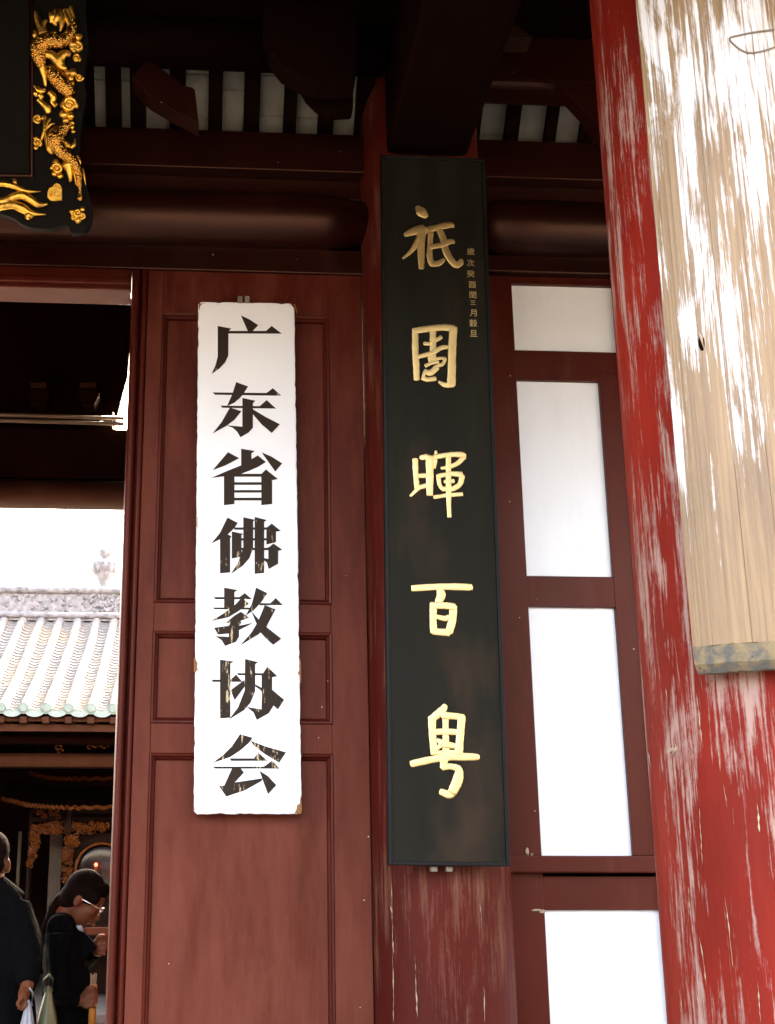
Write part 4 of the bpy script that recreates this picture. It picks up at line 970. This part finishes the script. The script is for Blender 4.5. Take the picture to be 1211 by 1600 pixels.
bm = bmesh.new(); add_prism(bm, [onp(*B_(u, v), PP, PN, 7 * MPP) for u, v in ((520, 1080), (522, 1010), (545, 960), (590, 945), (610, 905), (645, 893), (690, 915), (715, 960), (716, 1120), (620, 1132), (560, 1125))], -PN * 6 * MPP)
swirl(bm, B_, 640, 940, 34, 1.3, 8, 1, 0, 0.2); swirl(bm, B_, 575, 1050, 40, 1.3, 8, -1, 0, 0.2); pq('cloud_plate', bm, M['gilt_carving'], False)
bm = bmesh.new()
for st in ([(-300, 900, 30), (-100, 900, 34), (60, 930, 34), (200, 990, 24), (330, 1005, 14), (430, 1000, 5)], [(-300, 1120, 40), (-80, 1140, 40), (60, 1080, 42), (190, 1060, 46), (300, 1120, 42), (400, 1185, 30), (520, 1170, 10)],
           [(-300, 1230, 40), (-80, 1200, 40), (60, 1185, 42), (180, 1230, 48), (280, 1290, 34), (400, 1310, 14), (500, 1312, 4)], [(230, 1290, 20), (270, 1330, 44), (330, 1340, 10)], [(60, 830, 12), (80, 880, 24), (60, 920, 12)], [(200, 1080, 8), (290, 1150, 10), (380, 1200, 6)]):
    relief(bm, B_, st, 6, 0.8, 10, 5)
pq('flame', bm, M['gilt_carving'])
for px in (-560, 100):
    bm = bmesh.new(); p = onp(px, -200, PP, PN, -0.02); add_tube(bm, [p, Vector((p.x, 4.75, p.z + 0.25))], [0.01, 0.01], 8); pq('hanging_rod', bm, M['iron'])

# ================================================================== PEOPLE in the doorway
def remeshed(name, bm, m, parent, vox=0.009, smooth=4):
    me = bpy.data.meshes.new(name); bmesh.ops.recalc_face_normals(bm, faces=bm.faces); bm.to_mesh(me); bm.free()
    o = bpy.data.objects.new(name, me); C.objects.link(o)
    r = o.modifiers.new('r', 'REMESH'); r.mode = 'VOXEL'; r.voxel_size = vox
    s_ = o.modifiers.new('s', 'SMOOTH'); s_.iterations = smooth; s_.factor = 0.5
    bpy.context.view_layer.update()
    m2 = bpy.data.meshes.new_from_object(o.evaluated_get(bpy.context.evaluated_depsgraph_get())); bpy.data.objects.remove(o)
    return link(name, m2, m, parent, True)
def fist(bm, c, bundle_r, side=-1):
    """palm and five fingers closed round an upright bundle at c"""
    add_ellipsoid(bm, c + Vector((-0.03, 0.0, 0)), (0.026, 0.022, 0.042))
    for i in range(4):
        zc = 0.031 - 0.0205 * i; L = (2.5, 2.75, 2.6, 2.2)[i]; R = bundle_r + 0.009
        add_tube(bm, [c + Vector((-0.03 * (1 - j / 3), side * 0.02, zc)) if j < 2 else c + Vector((-R * cos((j - 1) / 6 * L), side * R * sin((j - 1) / 6 * L), zc - 0.003 * sin(j))) for j in range(8)], [0.0098, 0.0098, 0.0102, 0.0096, 0.009, 0.009, 0.0082, 0.006], 8)
    add_tube(bm, [c + Vector((-0.03, side * 0.012, 0.03)), c + Vector((-0.02, side * 0.028, 0.048)), c + Vector((0.0, side * 0.03, 0.05)), c + Vector((0.015, side * 0.022, 0.046))], [0.013, 0.0115, 0.01, 0.007], 8)
WY = 6.2
def Wp(px, py, dy=0.0): return at(px, py, WY) + Vector((0, dy, 0))
wb = Wp(105, 1579); wb.z = 0
wom = thing('person', 'person in black with a ponytail and glasses, head bowed, in the doorway', 'person', (wb.x, WY, 0))
hc = Wp(131, 1403); tilt = Matrix.Rotation(radians(32), 3, 'Y')
def H(x, y, zz): return hc + tilt @ Vector((x, y, zz))
HC = Wp(150, 1556, -0.16)
bm = bmesh.new()
add_ellipsoid(bm, H(-0.005, 0, 0.02), (0.088, 0.072, 0.095), tilt, 24, 16); add_ellipsoid(bm, H(0.03, 0, -0.045), (0.062, 0.058, 0.078), tilt, 20, 14)
add_ellipsoid(bm, H(0.055, 0, -0.1), (0.028, 0.03, 0.024), tilt); add_ellipsoid(bm, H(0.07, 0, 0.03), (0.02, 0.05, 0.03), tilt)
add_tube(bm, [H(0.082, 0, 0.0), H(0.096, 0, -0.025), H(0.108, 0, -0.042), H(0.09, 0, -0.05)], [0.008, 0.011, 0.013, 0.01], 10)      # nose
add_tube(bm, [H(0.086, -0.022, -0.07), H(0.096, 0, -0.068), H(0.086, 0.022, -0.07)], [0.006, 0.009, 0.006], 8)                              # lips
for sgn in (-1, 1):
    add_ellipsoid(bm, H(-0.012, sgn * 0.072, -0.02), (0.018, 0.01, 0.03), tilt); add_ellipsoid(bm, H(0.076, sgn * 0.031, -0.002), (0.012, 0.014, 0.009), tilt)
    add_ellipsoid(bm, H(0.055, sgn * 0.04, -0.03), (0.03, 0.022, 0.026), tilt)
nb = Wp(104, 1452)
add_tube(bm, [H(-0.03, 0, -0.04), H(-0.035, 0, -0.1), nb, nb + Vector((-0.02, 0, -0.15))], [0.052, 0.05, 0.055, 0.1], 16)
add_ellipsoid(bm, Wp(103, 1500), (0.08, 0.15, 0.17)); add_ellipsoid(bm, Vector((wb.x, WY, 0.95)), (0.11, 0.15, 0.2)); add_ellipsoid(bm, Vector((wb.x, WY, 1.12)), (0.085, 0.13, 0.18))
for sgn in (-1, 1):
    add_tube(bm, [Vector((wb.x, WY + sgn * 0.085, 0.9)), Vector((wb.x + 0.02, WY + sgn * 0.085, 0.5)), Vector((wb.x, WY + sgn * 0.085, 0.08)), Vector((wb.x + 0.01, WY + sgn * 0.085, 0.04))], [0.078, 0.055, 0.036, 0.04], 12)
    add_ellipsoid(bm, Vector((wb.x + 0.06, WY + sgn * 0.085, 0.035)), (0.11, 0.04, 0.034))
el1 = Wp(97, 1548, -0.2); wr1 = HC + Vector((-0.07, 0.01, -0.01))
add_tube(bm, [Wp(97, 1462, -0.16), el1, wr1, HC + Vector((-0.03, 0, 0))], [0.046, 0.037, 0.025, 0.024], 12)
el2 = Wp(126, 1512, 0.2); wr2 = Wp(150, 1487, 0.06)
add_tube(bm, [Wp(106, 1462, 0.16), el2, wr2, Wp(156, 1482, 0.03)], [0.046, 0.037, 0.025, 0.024], 12)
fist(bm, HC, 0.017); fist(bm, Wp(162, 1480, 0.02), 0.01)
remeshed('body', bm, M['skin'], wom, 0.0055, 3)
bm = bmesh.new()                 # black knit top and trousers
add_ellipsoid(bm, Wp(101, 1494), (0.1, 0.185, 0.155)); add_ellipsoid(bm, Wp(103, 1545), (0.11, 0.17, 0.2)); add_ellipsoid(bm, Vector((wb.x, WY, 0.97)), (0.125, 0.175, 0.22))
add_tube(bm, [Wp(98, 1450, -0.13), Wp(97, 1447), Wp(98, 1450, 0.13)], [0.062, 0.068, 0.062], 14)
add_tube(bm, [Wp(98, 1458, -0.15), el1, wr1], [0.068, 0.055, 0.036], 14); add_tube(bm, [Wp(107, 1458, 0.15), el2, wr2], [0.068, 0.055, 0.036], 14)
add_tube(bm, [Wp(112, 1452, -0.05), Wp(126, 1466, -0.04), Wp(140, 1490, -0.03)], [0.03, 0.04, 0.05], 12)
for sgn in (-1, 1): add_tube(bm, [Vector((wb.x, WY + sgn * 0.085, 0.95)), Vector((wb.x + 0.02, WY + sgn * 0.085, 0.5)), Vector((wb.x, WY + sgn * 0.085, 0.08))], [0.1, 0.072, 0.06], 14)
remeshed('clothing', bm, M['black_cloth'], wom, 0.009, 4)
bm = bmesh.new(); add_tube(bm, [Wp(118, 1448, -0.055), Wp(127, 1449, -0.062), Wp(132, 1456, -0.05)], [0.008, 0.013, 0.006], 8, 0.6, (0, -1, 0)); from_bm('collar', bm, M['white_plastic'], wom, True)
bm = bmesh.new()                 # hair cap and ponytail
add_ellipsoid(bm, H(-0.016, 0, 0.03), (0.094, 0.08, 0.098), tilt, 24, 16); add_ellipsoid(bm, H(-0.05, 0, -0.02), (0.058, 0.072, 0.08), tilt); add_ellipsoid(bm, H(0.03, 0, 0.07), (0.062, 0.07, 0.048), tilt)
for sgn in (-1, 1): add_ellipsoid(bm, H(0.03, sgn * 0.058, 0.03), (0.045, 0.02, 0.04), tilt)
pts = [Wp(114, 1394), Wp(105, 1396), Wp(94, 1408), Wp(84, 1425), Wp(77, 1442), Wp(72, 1455)]
add_tube(bm, pts, [0.03, 0.028, 0.034, 0.032, 0.024, 0.008], 14)
hair = remeshed('hair', bm, M['hair'], wom, 0.007, 2)
bm = bmesh.new(); random.seed(31)
for k in range(70):
    a = random.uniform(-1.25, 1.25); e = random.uniform(0.5, 1.25)
    st = H(0.075 * e - 0.01, 0.083 * sin(a), 0.03 + 0.1 * cos(a) * (1.1 - 0.35 * e)); md = H(-0.05, 0.086 * sin(a) * 0.95, 0.02 + 0.1 * cos(a)); en = Wp(112, 1395, 0.02 * sin(a))
    add_tube(bm, [st, st.lerp(md, 0.5) + tilt @ Vector((0, 0, 0.006)), md, en], [0.0012, 0.002, 0.002, 0.0018], 5)
for k in range(60):
    d = [Vector((random.uniform(-1, 1), random.uniform(-1, 1), random.uniform(-1, 1))) for _ in range(3)]
    add_tube(bm, [pts[0] + d[0] * 0.015, pts[1] + d[0] * 0.02, pts[2] + d[1] * 0.026, pts[3] + d[1] * 0.026, pts[4] + d[2] * 0.022, pts[5] + d[2] * 0.02 + Vector((-0.012, 0, -0.03 * random.random()))], [0.0016, 0.002, 0.002, 0.002, 0.0016, 0.0006], 5)
from_bm('hair_strands', bm, M['hair'], wom, True)['kind'] = 'stuff'
bm = bmesh.new(); add_tube(bm, [Wp(110, 1395) + Vector((0.012 * cos(a) * 0.6, 0.033 * cos(a), 0.033 * sin(a))) for a in [2 * pi * k / 16 for k in range(17)]], [0.007] * 17, 8, nrm=(1, 0, 0), caps=False); from_bm('hair_tie', bm, M['grey_panel'], wom, True)
bm = bmesh.new()                 # spectacles
for sgn in (-1, 1):
    add_tube(bm, [H(0.1, sgn * 0.031 + 0.024 * cos(a), -0.006 + 0.017 * sin(a)) for a in [2 * pi * k / 20 for k in range(21)]], [0.0022] * 21, 6, nrm=(1, 0, 0.01), caps=False)
    add_tube(bm, [H(0.1, sgn * 0.055, 0.0), H(0.05, sgn * 0.07, 0.0), H(-0.01, sgn * 0.077, -0.005)], [0.0022] * 3, 6)
add_tube(bm, [H(0.1, -0.008, 0.0), H(0.106, 0, 0.002), H(0.1, 0.008, 0.0)], [0.002] * 3, 6)
from_bm('spectacles', bm, M['specs'], wom, True)
inc = thing('incense_bundle', 'orange paper wrapped bundle held upright in the fist of the bowed person', 'bundle', tuple(HC + Vector((0, 0, -0.1))))
bm = bmesh.new(); add_tube(bm, [HC + Vector((0, 0, -0.11)), HC + Vector((0, 0, 0.06))], [0.0165, 0.0165], 14); from_bm('wrapper', bm, M['orange_paper'], inc, True)
bm = bmesh.new()
for k in range(9):
    a = k * 0.7; r = 0.0115 * (k > 0); add_tube(bm, [HC + Vector((r * cos(a), r * sin(a), 0.05)), HC + Vector((r * cos(a) * 1.2, r * sin(a) * 1.2, 0.1 + 0.004 * (k % 3)))], [0.002, 0.002], 5)
from_bm('incense_sticks', bm, M['crack'], inc, True)

MY = 5.85
def Mp(px, py, dy=0.0): return at(px - 19, py, MY) + Vector((0, dy, 0))
mb = Mp(12, 1579); mb.z = 0
man = thing('person', 'person in a black jacket at the left edge, carrying plastic bags', 'person', (mb.x, MY, 0))
bm = bmesh.new(); mh = Mp(4, 1346)
add_ellipsoid(bm, mh + Vector((0, 0.01, 0.02)), (0.075, 0.09, 0.1)); add_ellipsoid(bm, mh + Vector((0, 0.035, -0.04)), (0.06, 0.065, 0.08)); add_ellipsoid(bm, mh + Vector((0.076, 0.01, -0.02)), (0.012, 0.02, 0.032)); add_ellipsoid(bm, mh + Vector((-0.076, 0.01, -0.02)), (0.012, 0.02, 0.032))
add_tube(bm, [mh + Vector((0, 0.1, 0.0)), mh + Vector((0, 0.125, -0.03)), mh + Vector((0, 0.1, -0.04))], [0.01, 0.013, 0.01], 8)
for sgn in (-1, 1): add_ellipsoid(bm, mh + Vector((sgn * 0.032, 0.09, 0.0)), (0.014, 0.012, 0.009))
add_tube(bm, [mh + Vector((sgn * 0.0, 0.094, -0.072)), mh + Vector((0.02, 0.09, -0.072))], [0.008, 0.006], 8)
add_tube(bm, [mh, mh + Vector((0, -0.01, -0.12)), mh + Vector((0, -0.01, -0.25))], [0.058, 0.058, 0.1], 14)
add_ellipsoid(bm, Vector((mb.x, MY, 1.3)), (0.16, 0.1, 0.22)); add_ellipsoid(bm, Vector((mb.x, MY, 1.0)), (0.14, 0.1, 0.22))
for sgn in (-1, 1):
    add_tube(bm, [Vector((mb.x + sgn * 0.09, MY, 0.95)), Vector((mb.x + sgn * 0.09, MY, 0.5)), Vector((mb.x + sgn * 0.09, MY, 0.06))], [0.085, 0.06, 0.042], 12)
    add_ellipsoid(bm, Vector((mb.x + sgn * 0.09, MY + 0.06, 0.035)), (0.045, 0.12, 0.034))
mel = Mp(66, 1492, -0.08); mwr = Mp(70, 1536, -0.17); mhand = Mp(65, 1549, -0.19)
add_tube(bm, [Mp(42, 1420), mel, mwr, mhand], [0.05, 0.04, 0.028, 0.025], 12)
msl = Vector((2 * mb.x - mel.x, mel.y, mel.z)); add_tube(bm, [Vector((2 * mb.x - Mp(42, 1420).x, MY, Mp(42, 1420).z)), msl, Vector((2 * mb.x - mwr.x, mwr.y, mwr.z - 0.1))], [0.05, 0.04, 0.028], 12)
add_ellipsoid(bm, Vector((2 * mb.x - mwr.x, mwr.y, mwr.z - 0.17)), (0.022, 0.04, 0.055))
for i in range(4):
    add_tube(bm, [mhand + Vector((0.012, -0.03 + 0.019 * i, 0.0)), mhand + Vector((0.02, -0.03 + 0.019 * i, -0.035)), mhand + Vector((0.002, -0.03 + 0.019 * i, -0.052)), mhand + Vector((-0.016, -0.03 + 0.019 * i, -0.035))], [0.0105, 0.0098, 0.009, 0.007], 8)
    a = Vector((2 * mb.x - mwr.x, mwr.y - 0.03 + 0.019 * i, mwr.z - 0.2)); add_tube(bm, [a, a + Vector((-0.005, 0, -0.04)), a + Vector((0.008, 0, -0.07 - 0.006 * (i in (1, 2))))], [0.0105, 0.0095, 0.007], 8)
add_ellipsoid(bm, mhand, (0.022, 0.04, 0.035)); add_tube(bm, [mhand + Vector((0.0, -0.035, 0.0)), mhand + Vector((-0.015, -0.05, -0.03)), mhand + Vector((-0.005, -0.045, -0.055))], [0.012, 0.011, 0.008], 8)
remeshed('body', bm, M['skin'], man, 0.007, 3)
bm = bmesh.new()
add_ellipsoid(bm, Vector((mb.x, MY, 1.28)), (0.19, 0.13, 0.26)); add_ellipsoid(bm, Vector((mb.x, MY, 1.02)), (0.175, 0.135, 0.25)); add_tube(bm, [Vector((mb.x - 0.14, MY, Mp(30, 1410).z)), Vector((mb.x, MY, Mp(20, 1396).z)), Mp(40, 1414)], [0.07, 0.075, 0.07], 14)
add_tube(bm, [Mp(42, 1418), mel, mwr + Vector((0, 0, 0.01))], [0.075, 0.066, 0.046], 14); add_tube(bm, [Vector((2 * mb.x - Mp(42, 1418).x, MY, Mp(42, 1418).z)), msl, Vector((2 * mb.x - mwr.x, mwr.y, mwr.z - 0.08))], [0.075, 0.066, 0.046], 14)
add_tube(bm, [mh + Vector((0, -0.01, -0.13)), mh + Vector((0, -0.01, -0.2))], [0.068, 0.08], 14)
for sgn in (-1, 1): add_tube(bm, [Vector((mb.x + sgn * 0.09, MY, 1.0)), Vector((mb.x + sgn * 0.09, MY, 0.5)), Vector((mb.x + sgn * 0.09, MY, 0.07))], [0.11, 0.085, 0.07], 14)
remeshed('clothing', bm, M['black_cloth'], man, 0.01, 4)
bm = bmesh.new(); add_ellipsoid(bm, mh + Vector((0, -0.008, 0.045)), (0.083, 0.1, 0.09)); add_ellipsoid(bm, mh + Vector((0, -0.05, 0.0)), (0.074, 0.06, 0.075)); remeshed('hair', bm, M['hair'], man, 0.008, 2)

def bag(name, label, top, wdt, dep, hgt, m, ph):
    t = thing(name, label, 'bag', tuple(top + Vector((0, 0, -hgt)))); bm = bmesh.new(); n = 26; rows_ = []
    for j in range(15):
        f = j / 14; ww = wdt * (0.1 + 0.9 * min(1, f / 0.55) ** 0.8) * (1 if f < 0.9 else 1 - (f - 0.9) * 2); dd = dep * (0.15 + 0.85 * min(1, f / 0.6))
        rows_.append([bm.verts.new(top + Vector((ww * cos(2 * pi * k / n) * (1 + 0.1 * sin(k * 3 + ph + j * 0.5)), dd * sin(2 * pi * k / n) * (1 + 0.14 * sin(k * 5 + ph)), -hgt * f + 0.004 * sin(k * 4 + j)))) for k in range(n)])
    for j in range(14):
        for k in range(n): bm.faces.new((rows_[j][k], rows_[j][(k + 1) % n], rows_[j + 1][(k + 1) % n], rows_[j + 1][k]))
    bm.faces.new(rows_[-1]); bm.faces.new(rows_[0][::-1]); from_bm('sack', bm, m, t, True)
    bm = bmesh.new(); add_tube(bm, [top + Vector((-0.014, 0, -0.02)), top + Vector((-0.018, 0, 0.03)), top + Vector((0, 0, 0.05)), top + Vector((0.016, 0, 0.03)), top + Vector((0.014, 0, -0.02))], [0.006, 0.005, 0.006, 0.005, 0.006], 8); from_bm('handle', bm, m, t, True)
bag('plastic_bag', 'white plastic bag hanging from the hand at left', mhand + Vector((0.022, 0, -0.02)), 0.045, 0.09, 0.34, M['white_plastic'], 0.3)
bag('plastic_bag', 'pale green plastic bag hanging between the two people in black', Mp(93, 1543, 0.05), 0.045, 0.08, 0.3, M['green_plastic'], 1.7)
